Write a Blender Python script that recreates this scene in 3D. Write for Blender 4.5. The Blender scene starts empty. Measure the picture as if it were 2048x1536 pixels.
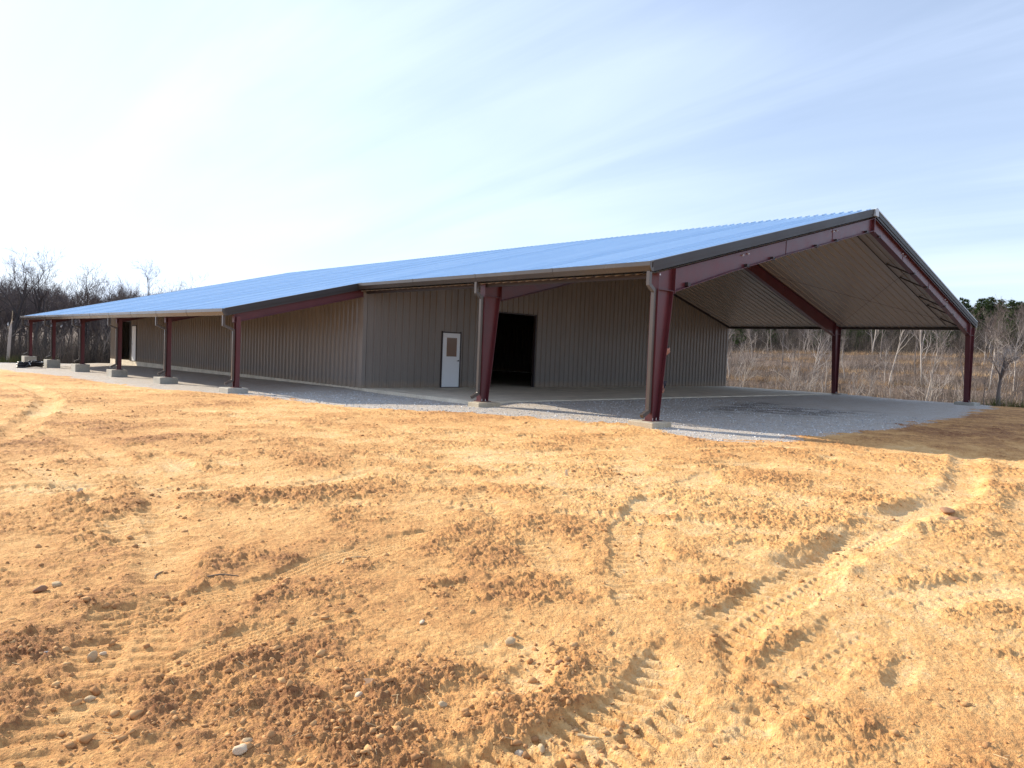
import bpy, bmesh, math, random
import numpy as np
from mathutils import Vector, Matrix, Euler

random.seed(7)
sc = bpy.context.scene
COL = sc.collection
R = math.radians

# ------------------------------------------------------------------ utilities
def tag(o, label=None, cat=None, group=None, kind=None):
    if label: o['label'] = label
    if cat: o['category'] = cat
    if group: o['group'] = group
    if kind: o['kind'] = kind
    return o

def link(o, parent=None):
    COL.objects.link(o)
    if parent is not None: o.parent = parent
    return o

def empty(name, loc=(0, 0, 0), rz=0, parent=None):
    o = bpy.data.objects.new(name, None)
    o.empty_display_size = 0.2
    o.location = loc; o.rotation_euler = (0, 0, rz)
    return link(o, parent)

def np_mesh(name, V, loops, starts, totals, mat=None, smooth=False, attrs=None):
    V = np.asarray(V, dtype=np.float32)
    loops = np.asarray(loops, dtype=np.int32).ravel()
    me = bpy.data.meshes.new(name)
    me.vertices.add(len(V)); me.vertices.foreach_set('co', V.ravel())
    me.loops.add(len(loops)); me.loops.foreach_set('vertex_index', loops)
    me.polygons.add(len(starts))
    me.polygons.foreach_set('loop_start', np.asarray(starts, dtype=np.int32))
    me.polygons.foreach_set('loop_total', np.asarray(totals, dtype=np.int32))
    if smooth: me.polygons.foreach_set('use_smooth', np.ones(len(starts), dtype=bool))
    me.update(calc_edges=True)
    if attrs:
        for k, a in attrs.items():
            at = me.attributes.new(k, 'FLOAT', 'POINT')
            at.data.foreach_set('value', np.asarray(a, dtype=np.float32))
    if mat: me.materials.append(mat)
    return me

def quads_mesh(name, V, Q, mat=None, smooth=False, attrs=None):
    Q = np.asarray(Q, dtype=np.int32); n = Q.shape[1]
    return np_mesh(name, V, Q, np.arange(len(Q)) * n, np.full(len(Q), n), mat, smooth, attrs)

class MB:
    """collects faces and links them as one mesh object"""
    def __init__(s): s.v = []; s.f = []
    def add(s, vs, fs):
        b = len(s.v); s.v += [tuple(v) for v in vs]; s.f += [tuple(b + i for i in f) for f in fs]
    def box(s, x0, x1, y0, y1, z0, z1):
        s.add([(x0,y0,z0),(x1,y0,z0),(x1,y1,z0),(x0,y1,z0),(x0,y0,z1),(x1,y0,z1),(x1,y1,z1),(x0,y1,z1)],
              [(3,2,1,0),(4,5,6,7),(0,1,5,4),(1,2,6,5),(2,3,7,6),(3,0,4,7)])
    def prism(s, poly, axis, a0, a1):
        """poly in the plane across 'axis' (x: (y,z); y: (x,z); z: (x,y)), extruded from a0 to a1"""
        def P(p, a):
            return {'x': (a, p[0], p[1]), 'y': (p[0], a, p[1]), 'z': (p[0], p[1], a)}[axis]
        n = len(poly)
        s.add([P(p, a0) for p in poly] + [P(p, a1) for p in poly],
              [tuple(range(n))[::-1], tuple(range(n, 2*n))] + [(i, (i+1) % n, n+(i+1) % n, n+i) for i in range(n)])
    def sweep(s, pts, w, d, side=(0, 1, 0)):
        """rectangular pipe along pts; w across 'side', d across the other way"""
        pts = [Vector(p) for p in pts]; side = Vector(side).normalized(); rings = []
        for i, p in enumerate(pts):
            t = (pts[min(i+1, len(pts)-1)] - pts[max(i-1, 0)])
            a = (pts[i]-pts[i-1]).normalized() if i else None
            b = (pts[i+1]-pts[i]).normalized() if i < len(pts)-1 else None
            t = ((a or b) + (b or a)).normalized()
            k = 1.0 / max(0.5, t.dot(b or a))
            n = side.cross(t).normalized()
            rings.append([p + side*w/2 + n*d/2*k, p + side*w/2 - n*d/2*k, p - side*w/2 - n*d/2*k, p - side*w/2 + n*d/2*k])
        vs = [v for r in rings for v in r]; fs = [(0, 1, 2, 3)]
        for i in range(len(rings)-1):
            for k in range(4):
                a = i*4+k; b = i*4+(k+1) % 4
                fs.append((a, a+4, b+4, b))
        m = (len(rings)-1)*4; fs.append((m+3, m+2, m+1, m))
        s.add(vs, fs)
    def tube(s, pts, rad, n=8, caps=True):
        pts = [Vector(p) for p in pts]; N = len(pts)
        rads = rad if isinstance(rad, (list, tuple)) else [rad]*N
        up = Vector((0, 0, 1)); vs = []
        for i, p in enumerate(pts):
            t = (pts[min(i+1, N-1)] - pts[max(i-1, 0)]).normalized()
            a = t.cross(up)
            if a.length < .1: a = t.cross(Vector((1, 0, 0)))
            a.normalize(); b = t.cross(a)
            for k in range(n):
                w = 2*math.pi*k/n
                vs.append(p + (a*math.cos(w) + b*math.sin(w))*rads[i])
        fs = []
        for i in range(N-1):
            for k in range(n):
                fs.append((i*n+k, i*n+(k+1) % n, (i+1)*n+(k+1) % n, (i+1)*n+k))
        if caps: fs += [tuple(range(n))[::-1], tuple(range((N-1)*n, N*n))]
        s.add(vs, fs)
    def build(s, name, mat, parent=None, smooth=False, bevel=0):
        me = bpy.data.meshes.new(name); me.from_pydata(s.v, [], s.f); me.update()
        bm = bmesh.new(); bm.from_mesh(me); bmesh.ops.recalc_face_normals(bm, faces=bm.faces)
        if bevel:
            bmesh.ops.bevel(bm, geom=list(bm.edges), offset=bevel, segments=1, affect='EDGES')
        bm.to_mesh(me); bm.free()
        if smooth: me.polygons.foreach_set('use_smooth', [True]*len(me.polygons))
        me.materials.append(mat)
        return link(bpy.data.objects.new(name, me), parent)

# ------------------------------------------------------------------ noise
_rng = np.random.RandomState(3)
_PERM = np.concatenate([_rng.permutation(4096)]*2)
_ANG = _rng.rand(4096)*2*np.pi
_GX, _GY = np.cos(_ANG), np.sin(_ANG)
def perlin(x, y, seed=0):
    xi = np.floor(x).astype(np.int64); yi = np.floor(y).astype(np.int64)
    fx = x-xi; fy = y-yi
    u = fx*fx*fx*(fx*(fx*6-15)+10); v = fy*fy*fy*(fy*(fy*6-15)+10)
    def g(ix, iy, dx, dy):
        h = _PERM[(_PERM[(ix+seed*131) & 4095]+iy*7+seed) & 4095]
        return _GX[h]*dx+_GY[h]*dy
    a = g(xi, yi, fx, fy); b = g(xi+1, yi, fx-1, fy)
    c = g(xi, yi+1, fx, fy-1); d = g(xi+1, yi+1, fx-1, fy-1)
    return (a*(1-u)+b*u)*(1-v)+(c*(1-u)+d*u)*v
def fbm(x, y, f, octv=4, seed=0, gain=.5):
    r = 0; a = 1.0; t = 0
    for k in range(octv):
        r = r+a*perlin(x*f+17.3*k, y*f-9.1*k, seed+k); t += a; a *= gain; f *= 2.03
    return r/t*1.6
def billow(x, y, f, octv=3, seed=0):
    r = 0; a = 1.0; t = 0
    for k in range(octv):
        r = r+a*(1-np.abs(perlin(x*f+11.7*k, y*f+5.3*k, seed+k))*2.6); t += a; a *= .55; f *= 2.1
    return r/t
_JX, _JY, _JH = _rng.rand(4096), _rng.rand(4096), _rng.rand(4096)
def cells(x, y, f, seed, p=2.):
    """separate rounded lumps, one per jittered cell, most of them low and a few tall"""
    x = x*f; y = y*f; xi = np.floor(x).astype(np.int64); yi = np.floor(y).astype(np.int64)
    best = np.full(x.shape, 9.); sec = np.full(x.shape, 9.); hv = np.zeros(x.shape)
    for dx in (-1, 0, 1):
        for dy in (-1, 0, 1):
            h = _PERM[(_PERM[(xi+dx+seed*57) & 4095]+(yi+dy)*13+seed) & 4095]
            d = (xi+dx+_JX[h]-x)**2+(yi+dy+_JY[h]-y)**2
            k = d < best; sec = np.where(k, best, np.minimum(sec, d)); hv = np.where(k, _JH[h], hv); best = np.where(k, d, best)
    e = np.clip((np.sqrt(sec)-np.sqrt(best))*2.2, 0, 1)
    return hv**p*(e*(2-e))
def sst(e0, e1, x):
    t = np.clip((x-e0)/(e1-e0), 0, 1); return t*t*(3-2*t)

# ------------------------------------------------------------------ material helpers
def mat(name, base=(.5, .5, .5), rough=.6, metal=0., spec=.5):
    m = bpy.data.materials.new(name); m.use_nodes = True
    b = m.node_tree.nodes['Principled BSDF']
    b.inputs['Base Color'].default_value = (*base, 1); b.inputs['Roughness'].default_value = rough
    b.inputs['Metallic'].default_value = metal; b.inputs['Specular IOR Level'].default_value = spec
    return m
class NT:
    def __init__(s, m): s.t = m.node_tree; s.n = s.t.nodes; s.b = s.n.get('Principled BSDF')
    def node(s, typ, **kw):
        n = s.n.new(typ)
        for k, v in kw.items(): setattr(n, k, v)
        return n
    def inp(s, sock, v):
        if isinstance(v, bpy.types.NodeSocket): s.t.links.new(v, sock)
        elif isinstance(v, (tuple, list)) and sock.type == 'RGBA': sock.default_value = (*v[:3], 1)
        else: sock.default_value = v
    def noise(s, scale, detail=4, rough=.55, vec=None, dist=0):
        n = s.node('ShaderNodeTexNoise'); n.inputs['Scale'].default_value = scale
        n.inputs['Detail'].default_value = detail; n.inputs['Roughness'].default_value = rough
        n.inputs['Distortion'].default_value = dist
        if vec is not None: s.t.links.new(vec, n.inputs['Vector'])
        return n.outputs['Fac']
    def ramp(s, f, stops):
        n = s.node('ShaderNodeValToRGB'); s.t.links.new(f, n.inputs['Fac'])
        e = n.color_ramp.elements
        while len(e) < len(stops): e.new(.5)
        for el, (p, c) in zip(e, stops):
            el.position = p; el.color = (*c, 1) if isinstance(c, tuple) else (c, c, c, 1)
        return n.outputs['Color']
    def mix(s, f, a, b, mode='MIX'):
        n = s.node('ShaderNodeMix', data_type='RGBA', blend_type=mode)
        s.inp(n.inputs[0], f); s.inp(n.inputs[6], a); s.inp(n.inputs[7], b)
        return n.outputs[2]
    def math(s, op, a, b=0., c=None, clamp=False):
        n = s.node('ShaderNodeMath', operation=op); n.use_clamp = clamp
        s.inp(n.inputs[0], a); s.inp(n.inputs[1], b)
        if c is not None: s.inp(n.inputs[2], c)
        return n.outputs[0]
    def attr(s, name): return s.node('ShaderNodeAttribute', attribute_name=name).outputs['Fac']
    def obj(s): return s.node('ShaderNodeTexCoord').outputs['Object']
    def pos(s): return s.node('ShaderNodeNewGeometry').outputs['Position']
    def mapping(s, vec, scale=(1, 1, 1), rot=(0, 0, 0)):
        n = s.node('ShaderNodeMapping'); s.t.links.new(vec, n.inputs['Vector'])
        n.inputs['Scale'].default_value = scale; n.inputs['Rotation'].default_value = rot
        return n.outputs['Vector']
    def bump(s, h, strength=.3, dist=.01, normal=None):
        n = s.node('ShaderNodeBump'); n.inputs['Strength'].default_value = strength
        n.inputs['Distance'].default_value = dist; s.t.links.new(h, n.inputs['Height'])
        if normal is not None: s.t.links.new(normal, n.inputs['Normal'])
        return n.outputs['Normal']
    def set(s, k, v): s.inp(s.b.inputs[k], v)

def painted(name, base, rough=.45, var=.12, vscale=1.5, metal=0., streak=True):
    """painted sheet steel: faint dust mottling and vertical run marks"""
    m = mat(name, base, rough, metal); N = NT(m); p = N.pos()
    a = N.noise(vscale, 5, .6, p); c = N.ramp(a, [(.3, tuple(x*(1-var) for x in base)), (.7, tuple(min(1, x*(1+var)) for x in base))])
    if streak:
        s = N.noise(6, 3, .6, N.mapping(p, (1, 1, .06)))
        c = N.mix(N.math('MULTIPLY', s, .35), c, tuple(x*.7+.03 for x in base))
    N.set('Base Color', c)
    N.set('Roughness', N.math('MULTIPLY_ADD', a, .25, rough-.12))
    return m

M = {}
M['red'] = painted('red_primer_steel', (.090, .016, .023), .36, .22, 2.2)
M['wall'] = painted('taupe_wall_panel', (.185, .160, .141), .33, .07, .8)
M['liner'] = mat('liner_panel', (.37, .32, .275), .32)
M['trim'] = painted('bronze_trim', (.027, .024, .025), .48, .1, 1.)
M['gutter'] = painted('bronze_gutter', (.062, .054, .049), .22, .08, 1.)
M['spout'] = painted('bronze_downspout', (.075, .064, .060), .24, .08, 1.)
M['cap'] = painted('pale_cap', (.48, .56, .62), .35, .06, 1.)
M['dark'] = mat('dark_steel', (.03, .022, .024), .5)
M['bolt'] = mat('galvanised_bolt', (.7, .7, .7), .35, .6)
M['rod'] = mat('brace_rod', (.10, .05, .045), .5, .3)
N = NT(M['wall']); p = N.pos(); sp_ = N.node('ShaderNodeSeparateXYZ'); N.t.links.new(p, sp_.inputs[0])
src = N.b.inputs['Base Color'].links[0].from_socket
hgt = N.math('SUBTRACT', .55, N.math('ADD', sp_.outputs['Z'], N.math('MULTIPLY', N.noise(3.5, 5, .7, p), .5)), clamp=True)
wn = N.node('ShaderNodeTexWhiteNoise', noise_dimensions='1D'); N.t.links.new(N.math('FLOOR', N.math('DIVIDE', N.math('ADD', sp_.outputs['X'], sp_.outputs['Y']), .915)), wn.inputs['W'])
c = N.mix(N.math('MULTIPLY', wn.outputs['Value'], .16), src, (.30, .275, .25))
N.set('Base Color', N.mix(N.math('MULTIPLY', hgt, 1.5), c, (.36, .25, .15)))
m = M['roof'] = mat('blue_roof_panel', (.2, .4, .6), .33, 0.15, .6); N = NT(m); p = N.pos()
a = N.noise(.5, 4, .6, N.mapping(p, (.3, .7, .3))); b = N.noise(3.2, 3, .6, N.mapping(p, (.12, 1.5, .1)))
sp_ = N.node('ShaderNodeSeparateXYZ'); N.t.links.new(p, sp_.inputs[0])
wn = N.node('ShaderNodeTexWhiteNoise', noise_dimensions='1D'); N.t.links.new(N.math('FLOOR', N.math('DIVIDE', sp_.outputs['Y'], .915)), wn.inputs['W'])
rb = N.math('FRACT', N.math('DIVIDE', N.math('ADD', sp_.outputs['Y'], .06), .305))            # soft dirt line beside each rib
f = N.math('ADD', N.math('MULTIPLY', N.math('ADD', a, b), .42), N.math('MULTIPLY', wn.outputs['Value'], .34))
N.set('Base Color', N.mix(f, (.25, .45, .70), (.48, .66, .87)))
N.set('Roughness', N.math('MULTIPLY_ADD', wn.outputs['Value'], .10, .24))
M['door'] = painted('white_door', (.74, .77, .80), .4, .03, 2., streak=False)
m = M['glass'] = mat('door_glass', (.16, .105, .08), .08); m.node_tree.nodes['Principled BSDF'].inputs['Specular IOR Level'].default_value = .8

def concrete(name, base, stain=(.30, .22, .13), amt=.35):
    m = mat(name, base, .85); N = NT(m); p = N.pos()
    a = N.noise(1.3, 6, .65, p); b = N.noise(45, 4, .6, p); s = N.noise(.8, 5, .7, p, .6)
    c = N.ramp(a, [(.3, tuple(x*.78 for x in base)), (.7, tuple(min(1, x*1.12) for x in base))])
    c = N.mix(N.math('MULTIPLY', N.ramp(s, [(.5, 0.), (.72, 1.)]), amt), c, stain)
    c = N.mix(.18, c, N.ramp(b, [(.35, 0.), (.65, 1.)]), 'OVERLAY')
    N.set('Base Color', c); N.set('Normal', N.bump(b, .25, .006))
    return m
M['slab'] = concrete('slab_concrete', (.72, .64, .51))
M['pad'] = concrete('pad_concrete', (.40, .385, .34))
M['padt'] = concrete('pad_concrete_earthy', (.47, .41, .31), (.42, .26, .12), .5)

# soil + gravel (one shader, the vertex attributes say what lies where)
def soil_material(name):
    m = mat(name, (.4, .25, .1), .92, 0, .25); N = NT(m); p = N.pos()
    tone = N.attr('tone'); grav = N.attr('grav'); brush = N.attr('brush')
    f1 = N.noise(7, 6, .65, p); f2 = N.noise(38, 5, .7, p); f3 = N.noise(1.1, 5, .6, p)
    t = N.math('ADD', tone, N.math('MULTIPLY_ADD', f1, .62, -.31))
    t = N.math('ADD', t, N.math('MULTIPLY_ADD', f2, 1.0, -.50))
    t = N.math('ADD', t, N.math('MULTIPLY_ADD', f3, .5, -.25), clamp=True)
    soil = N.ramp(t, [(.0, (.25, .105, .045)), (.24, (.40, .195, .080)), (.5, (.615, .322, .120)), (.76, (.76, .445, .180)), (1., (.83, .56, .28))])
    g1 = N.noise(70, 3, .8, p); g2 = N.noise(2.0, 5, .7, p); g3 = N.noise(19, 3, .8, p)
    gr = N.ramp(N.math('MULTIPLY_ADD', g3, .45, N.math('MULTIPLY', g1, .55)), [(.25, (.20, .19, .185)), (.48, (.50, .465, .425)), (.62, (.76, .725, .68)), (.8, (.88, .86, .82))])
    gr = N.mix(N.ramp(g2, [(.42, .06), (.72, .62)]), gr, (.46, .36, .26))
    gr = N.mix(N.math('MULTIPLY', N.attr('damp'), .62), gr, (.11, .095, .08))
    gm = N.math('ADD', grav, N.math('MULTIPLY_ADD', f1, .5, N.math('MULTIPLY_ADD', g1, .5, -.5)))
    c = N.mix(N.ramp(gm, [(.34, 0.), (.68, 1.)]), soil, gr)
    b1 = N.noise(4, 6, .7, p); litter = N.ramp(b1, [(.3, (.07, .05, .042)), (.55, (.15, .11, .085)), (.75, (.25, .18, .13))])
    c = N.mix(brush, c, litter)
    N.set('Base Color', c)
    h = N.math('ADD', N.math('MULTIPLY', f2, 2.2), N.math('MULTIPLY', N.noise(105, 4, .75, p), .8))
    h = N.math('ADD', h, N.math('MULTIPLY', N.noise(15, 4, .7, p), 2.5))
    h = N.math('ADD', h, N.math('MULTIPLY', N.math('MULTIPLY', g1, 1.6), grav))
    N.set('Normal', N.bump(h, .85, .012))
    return m
M['soil'] = soil_material('clay_soil_and_gravel')

def tone_mat(name, c0, c1, rough=.85):
    m = mat(name, c0, rough, 0, .2); N = NT(m)
    N.set('Base Color', N.mix(N.attr('tone'), c0, c1)); return m
m = M['clod'] = mat('clay_clods', (.4, .22, .1), .95, 0, .2); N = NT(m); p = N.pos()
N.set('Base Color', N.mix(N.attr('tone'), (.38, .195, .085), (.64, .39, .18)))
N.set('Normal', N.bump(N.noise(90, 4, .7, p), .6, .005))

# ------------------------------------------------------------------ camera
CAM = (-13.977, -10.165, 1.505); YAW, PIT, ROL = .756, -.044, .040
fw = Vector((math.sin(YAW)*math.cos(PIT), math.cos(YAW)*math.cos(PIT), math.sin(PIT)))
rt = Vector((math.cos(YAW), -math.sin(YAW), 0)); up = rt.cross(fw)
r2 = rt*math.cos(ROL)+up*math.sin(ROL); u2 = up*math.cos(ROL)-rt*math.sin(ROL)
cd = bpy.data.cameras.new('camera'); cam = bpy.data.objects.new('camera', cd); COL.objects.link(cam)
mw = Matrix((r2, u2, -fw)).transposed().to_4x4(); mw.translation = Vector(CAM); cam.matrix_world = mw
cd.sensor_width = 36; cd.lens = 1467.5/2048*36; cd.clip_start = .05; cd.clip_end = 8000
sc.camera = cam

# ------------------------------------------------------------------ light
SUN_EL, SUN_B = 27.5, -17.0            # elevation, bearing from +Y towards +X
sd = Vector((math.sin(R(SUN_B))*math.cos(R(SUN_EL)), math.cos(R(SUN_B))*math.cos(R(SUN_EL)), math.sin(R(SUN_EL))))
sl = bpy.data.lights.new('sun', 'SUN'); sl.energy = 4.9; sl.angle = R(.6); sl.color = (1, .88, .70)
so = bpy.data.objects.new('sun', sl); COL.objects.link(so); so.rotation_euler = (-sd).to_track_quat('-Z', 'Y').to_euler()
w = bpy.data.worlds.new('World'); sc.world = w; w.use_nodes = True
nt = w.node_tree; bg = nt.nodes['Background']; W_ = NT(w)
sky = nt.nodes.new('ShaderNodeTexSky'); sky.sky_type = 'NISHITA'; sky.sun_disc = False
sky.sun_elevation = R(SUN_EL); sky.sun_rotation = R(SUN_B); sky.air_density = 1.0; sky.dust_density = .6; sky.ozone_density = 1.6
tc = nt.nodes.new('ShaderNodeTexCoord')
sx = nt.nodes.new('ShaderNodeSeparateXYZ'); nt.links.new(tc.outputs['Generated'], sx.inputs[0])
# high thin cirrus laid out on a plane far overhead (x/z, y/z)
zz = W_.math('MAXIMUM', sx.outputs['Z'], .0); zz = W_.math('ADD', zz, .12)
cx = nt.nodes.new('ShaderNodeCombineXYZ')
nt.links.new(W_.math('DIVIDE', sx.outputs['X'], zz), cx.inputs[0]); nt.links.new(W_.math('DIVIDE', sx.outputs['Y'], zz), cx.inputs[1])
v1 = W_.mapping(cx.outputs[0], (1.5, .26, 1), (0, 0, R(-38)))
c1 = W_.noise(1.1, 7, .55, v1, .5); c2 = W_.noise(.35, 3, .5, cx.outputs[0])
cl = W_.math('MULTIPLY_ADD', c2, .7, W_.math('MULTIPLY', c1, .6))
dn = nt.nodes.new('ShaderNodeVectorMath'); dn.operation = 'DOT_PRODUCT'
nt.links.new(tc.outputs['Generated'], dn.inputs[0]); dn.inputs[1].default_value = sd
glow = W_.math('POWER', W_.math('MAXIMUM', dn.outputs['Value'], 0.), 2.2)
low = W_.math('SUBTRACT', 1., W_.math('MULTIPLY', sx.outputs['Z'], 2.0), clamp=True)
fac = W_.math('ADD', W_.ramp(cl, [(.42, .17), (.60, .33), (.85, .70)]), W_.math('MULTIPLY', glow, .40))
fac = W_.math('ADD', fac, W_.math('MULTIPLY', low, .20), clamp=True)
veil = W_.mix(fac, W_.mix(1., sky.outputs[0], (.98, 1.0, 1.04), 'MULTIPLY'), (6.6, 7.7, 9.9))
nt.links.new(veil, bg.inputs['Color']); bg.inputs['Strength'].default_value = .10
vs = sc.view_settings; vs.view_transform = 'Standard'; vs.look = 'None'; vs.exposure = .62; vs.gamma = 1

# ------------------------------------------------------------------ terrain height
TRACKS = [  # points, width, depth, kind, pitch
 ([(2.36,-5.9),(-.82,-6.76),(-3.06,-7.25),(-4.39,-7.36),(-5.55,-7.37),(-6.69,-7.48),(-7.48,-7.59),(-8.6,-7.6)], .42, .105, 'smooth', .2),
 ([(-12.6,-8.2),(-11.98,-8.23),(-11.28,-8.26),(-10.65,-8.09),(-10.15,-7.96),(-9.5,-7.87),(-8.74,-7.80),(-7.6,-7.62),(-6.4,-7.5)], .44, .045, 'lug', .17),
 ([(-12.0,-8.75),(-11.04,-8.55),(-10.3,-8.5),(-9.42,-8.45),(-8.4,-8.5),(-5,-9.6)], .40, .024, 'lug', .17),
 ([(-13.2,-5.9),(-12.33,-5.6),(-11.74,-5.6),(-11.02,-5.3),(-10.39,-5.19),(-9.6,-5.4)], .36, .022, 'rib', .05),
 ([(-12.4,-5.4),(-11.85,-3.8),(-11.28,-1.41),(-11.15,.69),(-11.22,3.19),(-11.69,5.4),(-12.6,9)], .36, .04, 'smooth', .2),
 ([(-13.5,1.5),(-12.06,2.88),(-11.19,5.69),(-9.96,10.34),(-9.32,16.35),(-9.45,20.7),(-10.5,28)], .45, .11, 'smooth', .2),
 ([(-14.5,2.5),(-13.5,5),(-12.2,9),(-11.2,14),(-10.7,20)], .45, .08, 'smooth', .2),
 ([(-13,-1.2),(-11.84,-1.61),(-11.19,-1.9),(-11.02,-2.88),(-10.51,-3.48),(-9.54,-3.9),(-8.96,-4.74),(-8.48,-5.33),(-7.6,-6.6)], .45, .026, 'lug', .17),
 ([(-10.64,2.7),(-10.64,.7),(-10.71,-1.36),(-10.3,-2.4),(-9.63,-2.5),(-8.21,-2.1),(-6.11,-1.9),(-3.48,-2.59),(0,-4)], .45, .02, 'lug', .18),
 ([(-13.6,-7.4),(-12.9,-6.3),(-12.2,-4.4),(-11.9,-2.6),(-12.1,0),(-12.9,4)], .5, .028, 'lug', .18),
 ([(-12.4,-7.9),(-11,-7.3),(-9.8,-6.3),(-8.8,-4.5),(-7.8,-1.5),(-7.2,3),(-7,9)], .5, .022, 'lug', .18),
 ([(-11.5,-9),(-9.9,-7.3),(-8.6,-6.2),(-6.9,-5.3),(-4.4,-4.7),(-1.5,-4.6),(3,-5.2)], .5, .022, 'lug', .18),
 ([(-6,-8.6),(-3.4,-8.1),(-.6,-7.8),(3,-7.0),(7,-5.4)], .45, .06, 'smooth', .2),
 ([(-9.3,4),(-8.6,-.4),(-7.2,-2.9),(-5,-4),(-1,-4.9)], .45, .014, 'rib', .06),
 ([(-8.2,14),(-8,8),(-7,3),(-4.7,.3),(-2,-2)], .45, .03, 'lug', .2),
 ([(-10.04,-8.9),(-9.36,-8.75)], .12, .03, 'smooth', .2),
 ([(-13.2,-6.6),(-12.2,-6.35),(-11.4,-6.3),(-10.4,-6.6),(-9.6,-7.1)], .3, .02, 'rib', .045),
]
HEAPS = [(-12.08,-7.25,.22,.07),(-12.36,-7.28,.25,.05),(-10.92,-6.39,.22,.05),(-11.1,-5.56,.2,.035),(-11.13,-7.67,.2,.055),(-11.62,-8.05,.22,.06),
 (-12.72,-7.37,.25,.05),(-7.41,-7.33,.3,.09),(-6.65,-4.12,.5,.05),(-4.22,-4.06,.45,.07),(-4.4,-5.44,.5,.07),(-5.49,-6.82,.5,.11),(-6.06,-8.37,.5,.07),
 (-10.4,-3.26,.6,.09),(-11.7,-2.16,.7,.09),(-12.2,-.12,.8,.09),(-9.62,9.48,1.0,.16),(-8.75,5.91,.9,.13),(-6.27,11.5,.8,.13),(-13.2,-5.8,.25,.04),
 (-13.26,-6.78,.25,.04),(-13.02,-6.87,.25,.04),(-12.37,-7.56,.2,.05),(-8.29,-4.25,.4,.05),(-1.46,-3.96,.6,.10),(-.21,-5.94,.7,.12),(-.03,-6.93,.6,.13),
 (-12.39,-6.5,.22,.04),(-11.6,-5.89,.3,.05),(-12.77,-5.38,.35,.05),(2.84,-3.98,.5,.10),(-5.21,-4.03,.4,.06),(-11.74,-7.83,.18,.04),(-11.73,-7.25,.2,.05),
 (-10.9,4.4,.8,.15),(-11.3,8.5,.9,.15),(-9.9,1.9,.7,.09),(-8.9,-.4,.7,.06),(-3.9,-7.95,.5,.10),(-6.4,-7.05,.4,.09),(-2.2,-7.7,.5,.10),(-9.2,-1.2,.5,.06),(-7.6,-5.9,.4,.04)]
GEDGE = [(-60,-7.9),(-7.9,60),(-7.6,34.9),(-7.2,29),(-6.7,26),(-6.4,18.6),(-5.8,13.9),(-4.9,11.9),(-4.3,9.2),(-3.8,6.3),(-2.7,4.9),(-1.7,4.2),(-1.35,2.8),(-.8,1.6),
         (-.2,.5),(-.35,-.9),(-1.0,-2.3),(-.1,-2.75),(1.25,-2.95),(4.2,-3.0),(7.6,-2.9),(13.6,-2.5),(21.8,-1.4),(26,-.8),(60,-.8),(60,60)]
GEDGE = GEDGE[1:]
def seg_dist(x, y, pts, lim=1.2):
    pts = np.array(pts, float); best = np.full(x.shape, 1e9); S = np.zeros(x.shape); SD = np.zeros(x.shape)
    bx = (x > pts[:, 0].min()-lim) & (x < pts[:, 0].max()+lim) & (y > pts[:, 1].min()-lim) & (y < pts[:, 1].max()+lim)
    xx, yy = x[bx], y[bx]; b = np.full(xx.shape, 1e9); s = np.zeros(xx.shape); sg = np.zeros(xx.shape); acc = 0
    for i in range(len(pts)-1):
        d = pts[i+1]-pts[i]; L = np.hypot(*d); t = np.clip(((xx-pts[i, 0])*d[0]+(yy-pts[i, 1])*d[1])/L**2, 0, 1)
        px, py = pts[i, 0]+d[0]*t, pts[i, 1]+d[1]*t; q = np.hypot(xx-px, yy-py)
        side = np.sign((xx-pts[i, 0])*d[1]-(yy-pts[i, 1])*d[0])
        k = q < b; b = np.where(k, q, b); s = np.where(k, acc+t*L, s); sg = np.where(k, side, sg); acc += L
    best[bx] = b; S[bx] = s; SD[bx] = b*sg
    return best, S, SD, acc
def smooth_poly(pts, n=7):
    P = [Vector((*p, 0)) for p in pts]; out = []
    if len(P) < 3: return pts
    for i in range(len(P)-1):
        p0, p1, p2, p3 = P[max(i-1, 0)], P[i], P[i+1], P[min(i+2, len(P)-1)]
        for k in range(n):
            t = k/n
            q = .5*((2*p1)+(p2-p0)*t+(2*p0-5*p1+4*p2-p3)*t*t+(3*p1-p0-3*p2+p3)*t**3)
            out.append((q.x, q.y))
    out.append(pts[-1]); return out
TR = [(smooth_poly(t[0], 3),)+t[1:] for t in TRACKS]
def base_z(x, y):
    """the graded pad, the drop behind it and the hill with its old terraces"""
    ed = .9*fbm(x, y, .16, 3, 41)
    z = -.11-.0115*np.clip(y-11, 0, 40)
    z = z-.0022*np.clip(-x-8, 0, 60)*np.clip(y+4, 0, 20)*.3
    z = z+(.075+.003*np.clip(y-12, 0, 30))*sst(-3.2, -.6, x)*(1-sst(.2, 1, x))*sst(11, 14, y)*(1-sst(43, 46, y))
    dx = x-25.6-ed*.5; dy = y-47.5-ed*1.4
    dropx = sst(0, 5, dx); dropy = sst(0, 7, dy)
    drop = np.maximum(dropx, dropy)
    z = z-1.9*dropx*(1-dropy*.5)-1.1*dropy*(1-dropx)
    q = np.clip(dx-7, 0, 200)/8.6; st = np.floor(q); fr = q-st
    hill = np.minimum((st+sst(.55, 1, fr))*.98, 4.6) + .5*sst(30, 60, dx)
    z = z+hill*sst(-4, 10, x-26)+5.5*sst(80, 150, dx)
    z = z+.9*sst(55, 110, y)*(1-sst(10, 40, x-26))
    z = z+drop*.35*fbm(x, y, .22, 4, 9)
    return z, drop
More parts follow.
